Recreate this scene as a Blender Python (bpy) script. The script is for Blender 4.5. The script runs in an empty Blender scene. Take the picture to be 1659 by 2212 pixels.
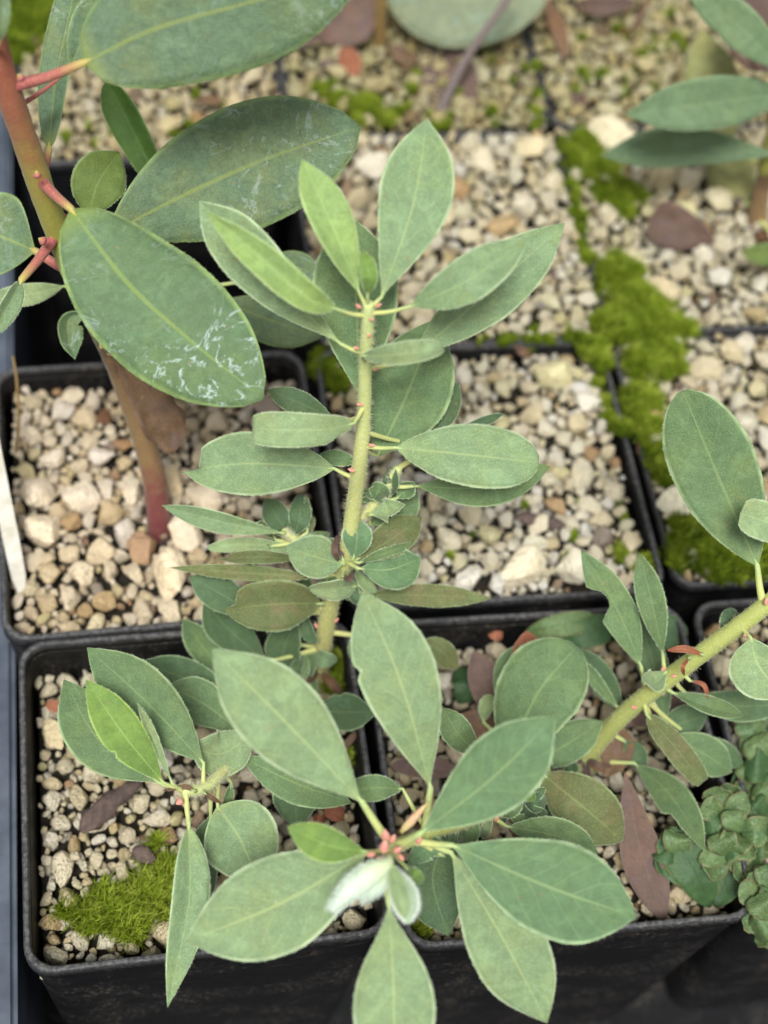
import bpy, bmesh, math, random
import numpy as np
from mathutils import Vector, Matrix, noise as mnoise

random.seed(7); rng = np.random.default_rng(7)
sc = bpy.context.scene
col = sc.collection
S = 0.085                       # pot pitch in metres
W, H, F = 1659.0, 2212.0, 3323.0

# ------------------------------------------------------------------ camera
CAM = Vector((0.378355, -1.193044, 4.002647)) * S
CM = Matrix(((0.98574656, 0.05676718, -0.15837047),
             (-0.13331813, 0.83775314, -0.52952427),
             (0.10261576, 0.54309038, 0.83338037)))
cd = bpy.data.cameras.new('camera'); cam = bpy.data.objects.new('camera', cd); col.objects.link(cam)
cam.matrix_world = Matrix.Translation(CAM) @ CM.to_4x4()
cd.sensor_fit = 'VERTICAL'; cd.sensor_height = 36.0; cd.sensor_width = 27.0
cd.lens = 36.0 * F / H
cd.clip_start = 0.01; cd.clip_end = 50
cd.dof.use_dof = True; cd.dof.focus_distance = 0.335; cd.dof.aperture_fstop = 9.5
sc.camera = cam

# ------------------------------------------------------------------ light: bright overcast
w = bpy.data.worlds.new('World'); sc.world = w; w.use_nodes = True
nt = w.node_tree; nt.nodes.clear()
sky = nt.nodes.new('ShaderNodeTexSky'); sky.sky_type = 'NISHITA'; sky.sun_disc = False
sky.sun_elevation = math.radians(62); sky.sun_rotation = math.radians(200)
sky.dust_density = 4.0; sky.air_density = 1.0
hs = nt.nodes.new('ShaderNodeHueSaturation'); hs.inputs['Saturation'].default_value = 0.12
bg = nt.nodes.new('ShaderNodeBackground'); bg.inputs['Strength'].default_value = 0.09
wo = nt.nodes.new('ShaderNodeOutputWorld')
nt.links.new(sky.outputs[0], hs.inputs['Color']); nt.links.new(hs.outputs[0], bg.inputs[0]); nt.links.new(bg.outputs[0], wo.inputs[0])
sl = bpy.data.lights.new('sun', 'SUN'); sun = bpy.data.objects.new('sun', sl); col.objects.link(sun)
sl.energy = 2.8; sl.angle = math.radians(16); sl.color = (1, 0.985, 0.955)
_e, _r = math.radians(62), math.radians(200)
sd = Vector((math.sin(_r) * math.cos(_e), math.cos(_r) * math.cos(_e), math.sin(_e)))
sun.rotation_euler = sd.to_track_quat('Z', 'Y').to_euler(); sun.location = (0.1, 0, 1)
sc.view_settings.view_transform = 'Standard'; sc.view_settings.look = 'None'
sc.view_settings.exposure = 0.46; sc.view_settings.gamma = 1.0
sc.cycles.use_denoising = True
sc.cycles.max_bounces = 6

# ------------------------------------------------------------------ geometry helpers
def ray(u, v):
    return CM @ Vector(((u - W / 2) / F, -(v - H / 2) / F, -1.0))
def depth_z(u, v, z):                       # depth of the point of pixel ray at height z (in pitches)
    return (z * S - CAM.z) / ray(u, v).z
def pt(u, v, d):
    return CAM + ray(u, v) * d
def at(u, v, z):
    return pt(u, v, depth_z(u, v, z))
def project(P):
    q = CM.transposed() @ (P - CAM)
    return W / 2 + F * q.x / -q.z, H / 2 - F * q.y / -q.z, -q.z

def finish(name, verts, faces, mat, parent=None, attrs=None, smooth=True, origin=None, vec=None):
    o0 = Vector(origin) if origin is not None else Vector((0, 0, 0))
    me = bpy.data.meshes.new(name)
    if isinstance(verts, np.ndarray):
        vv = verts - np.array(o0); nv, nf = len(vv), len(faces); k = faces.shape[1]
        me.vertices.add(nv); me.vertices.foreach_set('co', vv.astype(np.float32).ravel())
        me.loops.add(nf * k); me.loops.foreach_set('vertex_index', faces.astype(np.int32).ravel())
        me.polygons.add(nf); me.polygons.foreach_set('loop_start', np.arange(0, nf * k, k, dtype=np.int32))
        me.update(calc_edges=True); me.validate()
    else:
        me.from_pydata([Vector(p) - o0 for p in verts], [], faces); me.update()
    if vec is not None:
        a = me.attributes.new('lc', 'FLOAT_VECTOR', 'POINT'); a.data.foreach_set('vector', np.array(vec, dtype=np.float32).ravel())
    for n, vals in (attrs or {}).items():
        a = me.attributes.new(n, 'FLOAT', 'POINT'); a.data.foreach_set('value', np.array(vals, dtype=np.float32))
    if smooth: me.polygons.foreach_set('use_smooth', np.ones(len(me.polygons), dtype=bool))
    if mat: me.materials.append(mat)
    o = bpy.data.objects.new(name, me); col.objects.link(o)
    place(o, o0, parent)
    return o
def place(o, loc, parent):
    if parent is not None:
        o.parent = parent
        o.matrix_parent_inverse = Matrix.Identity(4)
        o.location = Vector(loc) - world_loc(parent)
    else:
        o.location = loc
def world_loc(o):
    l = Vector(o.location)
    while o.parent is not None:
        o = o.parent; l = l + Vector(o.location)
    return l
def tag(o, label=None, cat=None, group=None, kind=None):
    if label: o['label'] = label
    if cat: o['category'] = cat
    if group: o['group'] = group
    if kind: o['kind'] = kind
    return o
def empty(name, loc):
    o = bpy.data.objects.new(name, None); col.objects.link(o); o.location = loc; o.empty_display_size = 0.01
    return o
def catmull(pts, n):
    pts = [np.array(p, float) for p in pts]
    if len(pts) == 2: pts = [pts[0], (pts[0] + pts[1]) / 2, pts[1]]
    P = [2 * pts[0] - pts[1]] + pts + [2 * pts[-1] - pts[-2]]
    out = []
    seg = len(pts) - 1
    for i in range(n):
        x = i / (n - 1) * seg; k = min(int(x), seg - 1); t = x - k
        a, b, c, d = P[k], P[k + 1], P[k + 2], P[k + 3]
        out.append(0.5 * ((2 * b) + (-a + c) * t + (2 * a - 5 * b + 4 * c - d) * t * t + (-a + 3 * b - 3 * c + d) * t ** 3))
    return out
def tube(pts, radii, n=9, bump=0.0, seed=0):
    V, Fc, A = [], [], []
    m = len(pts); up = Vector((0.31, 0.22, 0.93))
    prev = None
    for i, p in enumerate(pts):
        p = Vector(p)
        t = (Vector(pts[min(i + 1, m - 1)]) - Vector(pts[max(i - 1, 0)])).normalized()
        s = t.cross(up if prev is None else prev.cross(t))
        if s.length < 1e-6: s = t.orthogonal()
        s.normalize(); b = s.cross(t); prev = s if prev is None else s
        prev = s
        for k in range(n):
            a = 2 * math.pi * k / n
            r = radii[i] * (1 + bump * (mnoise.noise(Vector((i * .7, k * 1.3, seed))) if bump else 0))
            V.append(p + (s * math.cos(a) + b * math.sin(a)) * r); A.append(i / (m - 1))
    for i in range(m - 1):
        for k in range(n):
            k2 = (k + 1) % n
            Fc.append((i * n + k, i * n + k2, (i + 1) * n + k2, (i + 1) * n + k))
    V.append(Vector(pts[0])); A.append(0); c0 = len(V) - 1
    V.append(Vector(pts[-1]) + (Vector(pts[-1]) - Vector(pts[-2])).normalized() * radii[-1] * .5); A.append(1); c1 = len(V) - 1
    for k in range(n):
        k2 = (k + 1) % n
        Fc.append((c0, k2, k)); Fc.append((c1, (m - 1) * n + k, (m - 1) * n + k2))
    return V, Fc, A

# ------------------------------------------------------------------ material helpers
def lin(r, g, b):
    f = lambda c: (c / 255 / 12.92) if c <= 10 else ((c / 255 + 0.055) / 1.055) ** 2.4
    return (f(r), f(g), f(b), 1.0)
class NB:
    def __init__(s, name):
        s.m = bpy.data.materials.new(name); s.m.use_nodes = True
        s.t = s.m.node_tree; s.t.nodes.clear()
        s.out = s.t.nodes.new('ShaderNodeOutputMaterial')
    def n(s, typ, **kw):
        nd = s.t.nodes.new('ShaderNode' + typ)
        for k, v in kw.items():
            if k.startswith('_'): setattr(nd, k[1:], v)
        return nd
    def set(s, nd, **kw):
        for k, v in kw.items():
            s.plug(v, nd.inputs[k.replace('_', ' ')])
        return nd
    def plug(s, v, sock):
        if hasattr(v, 'is_output'): s.t.links.new(v, sock)
        else: sock.default_value = v
    def math(s, op, a, b=0.0, c=None):
        nd = s.n('Math', _operation=op); s.plug(a, nd.inputs[0]); s.plug(b, nd.inputs[1])
        if c is not None: s.plug(c, nd.inputs[2])
        return nd.outputs[0]
    def rng(s, v, a, b, c=0.0, d=1.0, smooth=True):
        nd = s.n('MapRange', _interpolation_type='SMOOTHSTEP' if smooth else 'LINEAR')
        for i, x in enumerate((v, a, b, c, d)): s.plug(x, nd.inputs[i])
        return nd.outputs[0]
    def mix(s, f, a, b, blend='MIX'):
        nd = s.n('Mix', _data_type='RGBA', _blend_type=blend)
        s.plug(f, nd.inputs[0]); s.plug(a, nd.inputs[6]); s.plug(b, nd.inputs[7]); return nd.outputs[2]
    def noise(s, vec, scale, detail=3.0, rough=0.55, dist=0.0):
        nd = s.n('TexNoise'); s.plug(vec, nd.inputs['Vector'])
        nd.inputs['Scale'].default_value = scale; nd.inputs['Detail'].default_value = detail
        nd.inputs['Roughness'].default_value = rough; nd.inputs['Distortion'].default_value = dist
        return nd.outputs[0]
    def ramp(s, f, stops, interp='LINEAR'):
        nd = s.n('ValToRGB'); cr = nd.color_ramp; cr.interpolation = interp
        while len(cr.elements) < len(stops): cr.elements.new(0.5)
        for e, (p, c) in zip(cr.elements, stops): e.position = p; e.color = c
        s.plug(f, nd.inputs[0]); return nd.outputs[0]
    def bsdf(s, colr, rough=0.6, bump=None, bstr=0.3, bdist=0.001, sheen=0.0, spec=0.4, trans=0.0, tcol=None, sss=0):
        p = s.n('BsdfPrincipled'); s.plug(colr, p.inputs['Base Color']); s.plug(rough, p.inputs['Roughness'])
        p.inputs['Specular IOR Level'].default_value = spec
        if sheen:
            p.inputs['Sheen Weight'].default_value = sheen; p.inputs['Sheen Roughness'].default_value = 0.45
            p.inputs['Sheen Tint'].default_value = (0.92, 1.0, 0.85, 1)
        if bump is not None:
            b = s.n('Bump'); b.inputs['Strength'].default_value = bstr; b.inputs['Distance'].default_value = bdist
            s.plug(bump, b.inputs['Height']); s.t.links.new(b.outputs[0], p.inputs['Normal'])
        o = p.outputs[0]
        if trans:
            tr = s.n('BsdfTranslucent'); s.plug(tcol if tcol is not None else colr, tr.inputs[0])
            mx = s.n('MixShader'); mx.inputs[0].default_value = trans
            s.t.links.new(o, mx.inputs[1]); s.t.links.new(tr.outputs[0], mx.inputs[2]); o = mx.outputs[0]
        s.t.links.new(o, s.out.inputs[0]); return s.m
    def obj(s): return s.n('TexCoord').outputs['Object']
    def rnd(s): return s.n('ObjectInfo').outputs['Random']

def leaf_material(name, base, warm, rib, margin, felt=0.30, veins=0.0, net=0.0, residue=0.0, sheen=0.25, rough=0.6, blot=None, trans=0.12, hair=(205, 222, 190)):
    k_ = lambda c: (c[0] * .845, c[1] * .85, c[2] * .80)
    base, warm = k_(base), k_(warm); rib = k_(rib); margin = tuple(x * .95 for x in margin)
    b = NB(name); oc = b.obj(); rnd = b.rnd()
    ov = b.n('VectorMath', _operation='ADD'); b.plug(oc, ov.inputs[0])
    cx = b.n('CombineXYZ'); b.plug(b.math('MULTIPLY', rnd, 3.7), cx.inputs[0]); b.plug(b.math('MULTIPLY', rnd, 1.9), cx.inputs[1]); b.plug(cx.outputs[0], ov.inputs[1]); oc = ov.outputs[0]
    at_ = b.n('Attribute'); at_.attribute_name = 'lc'
    sx = b.n('SeparateXYZ'); b.plug(at_.outputs['Vector'], sx.inputs[0])
    t, vs, fl = sx.outputs[0], sx.outputs[1], sx.outputs[2]
    av = b.math('ABSOLUTE', vs)
    big = b.noise(oc, 90, 3, .6); mid = b.noise(oc, 420, 3, .6); fine = b.noise(oc, 2500, 2, .75)
    c = b.mix(b.rng(big, .38, .68), lin(*base), lin(*warm))
    c = b.mix(b.math('MULTIPLY', b.rng(mid, .35, .7), .5), c, lin(*[x * .82 for x in base]))
    if blot: c = b.mix(b.rng(b.noise(oc, 160, 4, .7), .5, .68), c, lin(*blot))
    if veins:
        dv = b.math('ADD', b.math('SUBTRACT', t, b.math('MULTIPLY', av, .26)), b.math('MULTIPLY', b.noise(oc, 130, 2), .10))
        fr = b.math('FRACT', b.math('MULTIPLY', dv, 8.0))
        dd = b.math('ABSOLUTE', b.math('SUBTRACT', fr, .5))
        c = b.mix(b.math('MULTIPLY', b.rng(dd, .0, .07, 1, 0), veins), c, lin(*rib))
    if net:
        vo = b.n('TexVoronoi', _feature='DISTANCE_TO_EDGE'); vo.inputs['Scale'].default_value = 620
        b.plug(oc, vo.inputs['Vector'])
        c = b.mix(b.math('MULTIPLY', b.rng(vo.outputs['Distance'], .01, .09, 1, 0), net), c, lin(*[x * .62 for x in base]))
    c = b.mix(b.math('MULTIPLY', b.rng(fine, .5, .75), felt), c, lin(*[min(255, x * 1.3 + 25) for x in base]))
    c = b.mix(b.math('MULTIPLY', b.rng(fine, .5, .28), felt), c, lin(*[x * .7 for x in base]))
    ribw = b.math('MULTIPLY_ADD', t, -.05, .075)
    c = b.mix(b.math('MULTIPLY', b.rng(av, b.math('MULTIPLY', ribw, .3), ribw, 1, 0), .62), c, lin(*rib))
    c = b.mix(b.math('MULTIPLY', b.rng(av, .885, .985), b.rng(b.noise(oc, 260, 3), .3, .65, .35, .9)), c, lin(*[min(255, x * 1.05) for x in margin]))
    # yellow towards the petiole: the blade's own colour
    c = b.mix(b.math('MULTIPLY', b.rng(t, .12, .0), .7), c, lin(*rib))
    if residue:
        n1 = b.noise(oc, 62, 5, .6, 2.2); n2 = b.noise(oc, 300, 4, .7, .8); n3 = b.noise(oc, 38, 1)
        ed = b.math('ABSOLUTE', b.math('SUBTRACT', n1, .52))
        m = b.math('MULTIPLY', b.rng(ed, .004, .03, 1, 0), b.rng(n2, .42, .60))
        m = b.math('MAXIMUM', m, b.math('MULTIPLY', b.rng(n2, .64, .74), .7))
        m = b.math('MULTIPLY', b.math('MULTIPLY', m, b.rng(n3, .34, .54)), b.rng(t, .25, .62, .25, 1.0))
        c = b.mix(b.math('MULTIPLY', m, residue), c, lin(172, 190, 182))
    # scattered tan flecks and dull rubbed patches
    c = b.mix(b.math('MULTIPLY', b.rng(b.noise(oc, 480, 2, .5), .70, .76), .45), c, lin(138, 122, 84))
    c = b.mix(b.math('MULTIPLY', b.rng(b.noise(oc, 150, 4, .65, .8), .52, .66), .22), c, lin(*[min(255, x * 1.22 + 12) for x in base]))
    hsv = b.n('HueSaturation'); b.plug(c, hsv.inputs['Color']); b.plug(b.rng(rnd, 0, 1, .9, 1.1, False), hsv.inputs['Value'])
    c = b.mix(b.rng(fl, .4, .6), hsv.outputs[0], lin(*hair))
    bm = b.math('ADD', b.math('MULTIPLY', fine, .6), b.math('MULTIPLY', mid, .8))
    return b.bsdf(c, rough, bm, .5, .0008, sheen=sheen, spec=.3, trans=trans, tcol=lin(*[min(255, base[0] * 1.05), min(255, base[1] * 1.1), base[2] * .6]))

LM = {
 'sage':  leaf_material('sage leaf', (147, 177, 136), (158, 182, 128), (188, 208, 148), (204, 224, 174), veins=.26),
 'soft':  leaf_material('soft sage leaf', (150, 178, 136), (160, 182, 130), (196, 214, 152), (206, 226, 180), veins=.3),
 'blue':  leaf_material('blue green leaf', (114, 150, 110), (122, 155, 108), (166, 194, 140), (186, 212, 162), veins=.3, felt=.15),
 'young': leaf_material('young leaf', (164, 196, 124), (172, 200, 118), (200, 222, 150), (206, 228, 152), felt=.3),
 'lime':  leaf_material('lime leaf', (124, 160, 82), (136, 168, 80), (176, 204, 116), (184, 212, 110), felt=.2),
 'dull':  leaf_material('smooth dull leaf', (118, 146, 112), (126, 150, 108), (140, 164, 120), (140, 164, 124), felt=.08, sheen=.15),
 'mid':   leaf_material('mid green leaf', (114, 145, 102), (126, 150, 98), (158, 182, 124), (178, 202, 148), veins=.2),
 'dark':  leaf_material('dark green leaf', (92, 122, 88), (98, 122, 80), (132, 158, 110), (148, 172, 126)),
 'olive': leaf_material('olive leaf', (118, 132, 84), (124, 122, 78), (152, 166, 108), (160, 178, 122), blot=(116, 110, 74), felt=.35),
 'pale':  leaf_material('pale felted leaf', (158, 184, 140), (166, 182, 130), (186, 204, 150), (196, 214, 166), felt=.25),
 'white': leaf_material('white woolly leaf', (188, 210, 188), (176, 202, 166), (190, 206, 140), (226, 236, 226), felt=.35, sheen=.6, hair=(232, 240, 232)),
 'glauc': leaf_material('broad glaucous leaf', (120, 150, 118), (134, 152, 104), (164, 180, 100), (150, 176, 112), veins=.0, net=.30, residue=.45, felt=.08, sheen=.05, rough=.5, hair=(150, 175, 120)),
 'scald': leaf_material('broad leaf with white scale', (110, 141, 104), (120, 146, 98), (156, 180, 96), (164, 192, 118), net=.12, residue=1.0, felt=.08, sheen=.05, rough=.5, hair=(165, 190, 130)),
 'blade': leaf_material('glossy green leaf', (98, 138, 62), (102, 140, 58), (136, 168, 92), (140, 172, 96), felt=.1, sheen=.05, rough=.45),
 'under': leaf_material('leaf underside', (112, 136, 70), (118, 138, 66), (140, 160, 96), (146, 166, 108), felt=.15, sheen=.05),
 'yellow':leaf_material('yellowing leaf', (168, 172, 116), (174, 170, 112), (190, 190, 140), (180, 184, 136), felt=.05, sheen=0),
 'grey':  leaf_material('grey green leaf', (144, 158, 134), (160, 166, 136), (158, 170, 140), (176, 184, 150), felt=.05, sheen=.1, blot=(126, 146, 128)),
 'dead':  leaf_material('dead purple brown leaf', (112, 90, 84), (126, 96, 84), (128, 104, 96), (128, 110, 100), felt=.2, sheen=.05, blot=(90, 74, 74), trans=.03, hair=(120, 100, 95)),
 'brown': leaf_material('dead brown leaf', (126, 98, 76), (132, 96, 68), (138, 108, 84), (118, 94, 78), felt=.2, sheen=.05, blot=(100, 82, 72), trans=.03, hair=(120, 100, 85)),
 'rust':  leaf_material('rusty leaf', (172, 108, 84), (150, 88, 66), (180, 120, 90), (190, 140, 110), felt=.2, sheen=0, trans=.03, hair=(170, 120, 100)),
 'liver': leaf_material('liverwort', (112, 138, 92), (122, 146, 92), (72, 100, 66), (150, 144, 108), felt=.7, net=.3, sheen=0, rough=.35, blot=(88, 118, 80), hair=(150, 130, 90)),
 'liverd':leaf_material('dark liverwort', (78, 112, 74), (88, 122, 78), (58, 84, 56), (120, 134, 84), felt=.2, sheen=0, rough=.3, hair=(120, 110, 80)),
}

def stem_material(name, stops, fuzz=.2, rough=.55):
    b = NB(name); oc = b.obj(); a = b.n('Attribute'); a.attribute_name = 'tt'
    nz = b.noise(oc, 300, 4, .6); fn = b.noise(oc, 2200, 2)
    f = b.math('ADD', a.outputs['Fac'], b.math('MULTIPLY', b.math('SUBTRACT', nz, .5), .16))
    c = b.ramp(f, [(p, lin(*k)) for p, k in stops])
    c = b.mix(b.math('MULTIPLY', b.rng(fn, .5, .7), fuzz), c, lin(226, 222, 178))
    c = b.mix(b.math('MULTIPLY', b.rng(b.noise(oc, 700, 3), .55, .75), .18), c, lin(120, 84, 56))
    return b.bsdf(c, rough, b.math('ADD', nz, fn), .3, .0006, sheen=.15, spec=.3)
SM = {
 'green': stem_material('hairy green stem', [(0, (158, 140, 88)), (.15, (172, 172, 104)), (.6, (188, 194, 122)), (1, (194, 210, 138))], .4),
 'olive': stem_material('olive stem', [(0, (128, 108, 72)), (.06, (152, 158, 88)), (1, (168, 178, 98))], .2),
 'red':   stem_material('red brown stem', [(0, (104, 48, 54)), (.08, (118, 66, 62)), (.16, (130, 104, 70)), (.32, (124, 98, 68)), (.40, (78, 54, 42)), (.45, (140, 144, 62)), (.62, (150, 146, 66)), (.72, (152, 124, 68)), (.80, (158, 98, 72)), (.92, (156, 90, 70)), (1, (146, 104, 76))], .08, .45),
 'pet':   stem_material('pale petiole', [(0, (196, 196, 120)), (.6, (186, 196, 122)), (1, (158, 182, 120))], .35),
 'redpet':stem_material('red petiole', [(0, (150, 72, 76)), (.6, (172, 104, 92)), (1, (178, 178, 92))], .15),
 'pinkpet':stem_material('pinkish shoot', [(0, (188, 178, 116)), (.5, (204, 160, 128)), (1, (196, 172, 120))], .25),
 'pink':  stem_material('pink bud', [(0, (190, 166, 122)), (.5, (204, 126, 116)), (1, (214, 160, 140))], .15),
 'wool':  stem_material('woolly bud', [(0, (196, 206, 150)), (.5, (196, 214, 188)), (1, (206, 220, 204))], .3),
 'bark':  stem_material('dry bark', [(0, (84, 62, 50)), (.5, (112, 84, 66)), (1, (96, 74, 62))], .05, .8),
 'twig':  stem_material('grey twig', [(0, (104, 92, 92)), (1, (118, 106, 104))], .1, .7),
 'ochre': stem_material('ochre stem', [(0, (120, 92, 50)), (1, (140, 116, 66))], .05, .6),
}
def simple(name, c1, c2, scale, rough, bstr=.3, bd=.001, spec=.4):
    b = NB(name); oc = b.obj(); nz = b.noise(oc, scale, 5, .65)
    return b.bsdf(b.mix(b.rng(nz, .35, .7), lin(*c1), lin(*c2)), rough, nz, bstr, bd, spec=spec)
def pot_material():
    b = NB('black pot plastic'); oc = b.obj()
    n1 = b.noise(oc, 60, 5, .7); n2 = b.noise(oc, 900, 3, .7)
    mp = b.n('Mapping'); b.plug(oc, mp.inputs[0]); mp.inputs['Scale'].default_value = (40, 40, 900)
    n3 = b.noise(mp.outputs[0], 1.0, 4, .6)
    c = b.mix(b.rng(n1, .4, .75), lin(17, 18, 20), lin(28, 29, 32))
    c = b.mix(b.math('MULTIPLY', b.math('MULTIPLY', b.rng(n2, .50, .70), b.rng(n1, .44, .62)), .6), c, lin(118, 106, 90))
    c = b.mix(b.math('MULTIPLY', b.rng(n3, .6, .75), .25), c, lin(96, 92, 86))
    at_ = b.n('Attribute'); at_.attribute_name = 'lip'
    c = b.mix(b.math('MULTIPLY', at_.outputs['Fac'], b.rng(n2, .3, .75, .15, .75)), c, lin(112, 112, 112))  # thin whitish highlight along the rim top, painted into the plastic's colour
    return b.bsdf(c, b.rng(n1, .3, .7, .45, .65), b.math('ADD', n2, n3), .25, .0006, spec=.25)
M_pot = pot_material()
M_tray = simple('tray plastic', (66, 74, 86), (92, 100, 112), 50, .42, .15, .001, .45)
M_soil = simple('dark potting soil', (28, 24, 18), (50, 43, 30), 500, .9, .8, .002)
M_label = simple('weathered plastic label', (206, 202, 192), (176, 172, 152), 120, .5, .1, .0005)
M_bark = simple('bark chip', (74, 62, 58), (104, 88, 80), 500, .85, .6, .001)
M_pale = simple('dry grass blade', (150, 122, 92), (176, 150, 116), 400, .8, .2)

def stone_material():
    b = NB('pumice stone'); oc = b.obj()
    a = b.n('Attribute'); a.attribute_name = 'rnd'
    oi = b.n('ObjectInfo')
    r = b.math('FRACT', b.math('ADD', a.outputs['Fac'], oi.outputs['Random']))
    c = b.ramp(r, [(0, lin(242, 236, 222)), (.14, lin(236, 225, 196)), (.28, lin(246, 243, 234)), (.42, lin(228, 212, 174)), (.54, lin(242, 235, 214)), (.64, lin(228, 212, 174)), (.72, lin(244, 240, 224)), (.80, lin(222, 214, 166)), (.87, lin(234, 224, 200)), (.93, lin(214, 194, 152)), (.968, lin(188, 152, 116)), (.984, lin(168, 164, 158)), (1, lin(130, 92, 68))])
    n1 = b.noise(oc, 330, 4, .65); n2 = b.noise(oc, 1500, 3, .7)
    c = b.mix(b.math('MULTIPLY', b.rng(n1, .46, .72), .32), c, lin(198, 180, 128))
    c = b.mix(b.math('MULTIPLY', b.rng(n2, .54, .70), .36), c, lin(160, 138, 98))
    c = b.mix(1.0, c, oi.outputs['Color'], 'MULTIPLY')
    hv = b.n('HueSaturation'); b.plug(c, hv.inputs['Color']); hv.inputs['Saturation'].default_value = 1.0; hv.inputs['Value'].default_value = 1.08; c = hv.outputs[0]
    return b.bsdf(c, .92, b.math('ADD', n1, b.math('MULTIPLY', n2, 1.2)), 1.0, .0018, spec=.12)
M_stone = stone_material()
def moss_material():
    b = NB('moss'); a = b.n('Attribute'); a.attribute_name = 'rnd'
    c = b.ramp(a.outputs['Fac'], [(0, lin(58, 72, 14)), (.35, lin(98, 120, 22)), (.7, lin(134, 155, 36)), (1, lin(172, 180, 80))])
    return b.bsdf(c, .7, trans=.25, spec=.2)
M_moss = moss_material()
M_mossbase = simple('moss base', (64, 76, 20), (92, 104, 30), 600, .9, .6)
M_wool = NB('white wool').bsdf(lin(226, 236, 226), .7, trans=.3)
M_hair = NB('plant hair').bsdf(lin(232, 232, 196), .6, trans=.3)

# ------------------------------------------------------------------ tray, pots
tray = empty('nursery_tray', (0.5 * S, 1.5 * S, -0.95 * S))
tag(tray, 'blue grey plastic nursery tray under the black pots, its rim along their outer side', 'tray')
def box(x0, x1, y0, y1, z0, z1, bev=0.0015):
    bm = bmesh.new()
    bmesh.ops.create_cube(bm, size=1)
    for v in bm.verts:
        v.co = Vector(((x0 + x1) / 2 + v.co.x * (x1 - x0), (y0 + y1) / 2 + v.co.y * (y1 - y0), (z0 + z1) / 2 + v.co.z * (z1 - z0)))
    if bev: bmesh.ops.bevel(bm, geom=bm.edges[:], offset=bev, segments=3, affect='EDGES')
    V = [v.co.copy() for v in bm.verts]; bm.verts.ensure_lookup_table()
    Fc = [tuple(v.index for v in f.verts) for f in bm.faces]; bm.free(); return V, Fc
def addbox(name, parent, mat, *a, **k):
    V, Fc = box(*[x * S for x in a], **k)
    org = Vector(((a[0] + a[1]) / 2, (a[2] + a[3]) / 2, a[4])) * S
    return finish(name, V, Fc, mat, parent, smooth=False, origin=org)
addbox('tray_floor', tray, M_pot, -.9, 3.6, -.5, 4.3, -1.34, -1.30)
addbox('tray_side', tray, M_tray, -.9, -.015, -.5, 4.3, -.34, -.27)
addbox('tray_wall', tray, M_tray, -.055, -.022, -.5, 4.3, -1.30, -.345)
addbox('tray_ledge', tray, M_tray, -.012, .30, 2.06, 2.30, -1.295, -.55)

def rsq(half, rad, n=6):
    out = []
    for q, (sx, sy) in enumerate(((1, 1), (-1, 1), (-1, -1), (1, -1))):
        for k in range(n + 1):
            a = math.pi / 2 * (q + k / n)
            out.append(((half - rad) * sx + rad * math.cos(a), (half - rad) * sy + rad * math.sin(a)))
    return out
def ring_loft(rings, wav=0.0, seed=0):
    V, Fc = [], []
    n = None
    for half, rad, z in rings:
        r = rsq(half, rad); n = len(r)
        for i, (x, y) in enumerate(r): V.append(Vector((x, y, z)))
    for i in range(len(rings) - 1):
        for k in range(n):
            k2 = (k + 1) % n
            Fc.append((i * n + k, i * n + k2, (i + 1) * n + k2, (i + 1) * n + k))
    return V, Fc, n
def densify(V, Fc, bow, seed):
    # the long sides bow a little, as thin plastic does
    out = []
    for v in V:
        f = 1 + bow * mnoise.noise(Vector((v.x * 18, v.y * 18, seed))); out.append(Vector((v.x * f, v.y * f, v.z)))
    return out
POTS = {}
def make_pot(key, cx, cy, half, rot, label):
    root = empty('nursery_pot', (cx * S, cy * S, -1.30 * S)); root.rotation_euler = (0, 0, 0)
    tag(root, label, 'pot', 'black square pots set in the tray')
    c, s = math.cos(math.radians(rot)), math.sin(math.radians(rot))
    h = half * S; rd = .075 * S
    def put(name, rings, lipf, smooth=True):
        # subdivided straight sides: rings through rsq plus midpoints
        V, Fc, n = ring_loft(rings)
        V = densify(V, Fc, .010, cx * 3.1 + cy)
        V = [Vector((v.x * c - v.y * s + cx * S, v.x * s + v.y * c + cy * S, v.z)) for v in V]
        lip = [lipf(r) for r in rings for _ in range(n)]
        return finish(name, V, Fc, M_pot, root, {'lip': lip}, smooth, origin=(cx * S, cy * S, -1.30 * S))
    t = .013 * S
    put('wall', [(h * .86, rd, -1.28 * S), (h * .86 + .001 * S, rd, -1.275 * S), (h * .985, rd, -.045 * S), (h * .985, rd, -.04 * S), (h * .985 - t, rd, -.04 * S), (h * .985 - t, rd * .8, -.05 * S), (h * .86 - t, rd * .8, -1.25 * S), (h * .86 - t, rd * .8, -1.255 * S), (.002, .001, -1.255 * S)], lambda r: 0)
    e = .006 * S
    put('rim', [(h - .006 * S, rd, -.052 * S), (h, rd, -.046 * S), (h, rd, -e), (h - e * .4, rd, -e * .3), (h - e, rd, 0), (h - t, rd, 0), (h - t - e * .6, rd * .9, -e * .3), (h - t - e, rd * .9, -e * 1.2), (h - t - e, rd * .9, -.0385 * S), (h - t, rd * .9, -.0395 * S)],
        lambda r: 1.0 if r[2] > -.3 * e else (.5 if r[2] >= -1.3 * e else 0))
    POTS[key] = (cx, cy, half, rot)
make_pot('00', .505, .503, .482, .6, 'black square pot with moss in its corner, holding the bushy small-leaved shrub')
make_pot('10', 1.510, .47, .494, -.5, 'black square pot holding the shrub whose thick green branch leans over the liverwort')
make_pot('20', 2.53, .47, .488, 0, 'black square pot full of curly liverwort')
make_pot('01', .462, 1.497, .502, 1.6, 'black square pot holding the broad-leaved red-stemmed shrub, label stake inside')
make_pot('11', 1.487, 1.508, .500, -.4, 'black square pot brimming with cream gravel beside the moss strip')
make_pot('21', 2.505, 1.505, .494, 0, 'black square pot with moss and one large white stone along its inner edge')
make_pot('12', 1.51, 2.50, .500, .4, 'black square pot of gravel between the empty tray cell and the dead triangular leaf')
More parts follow.
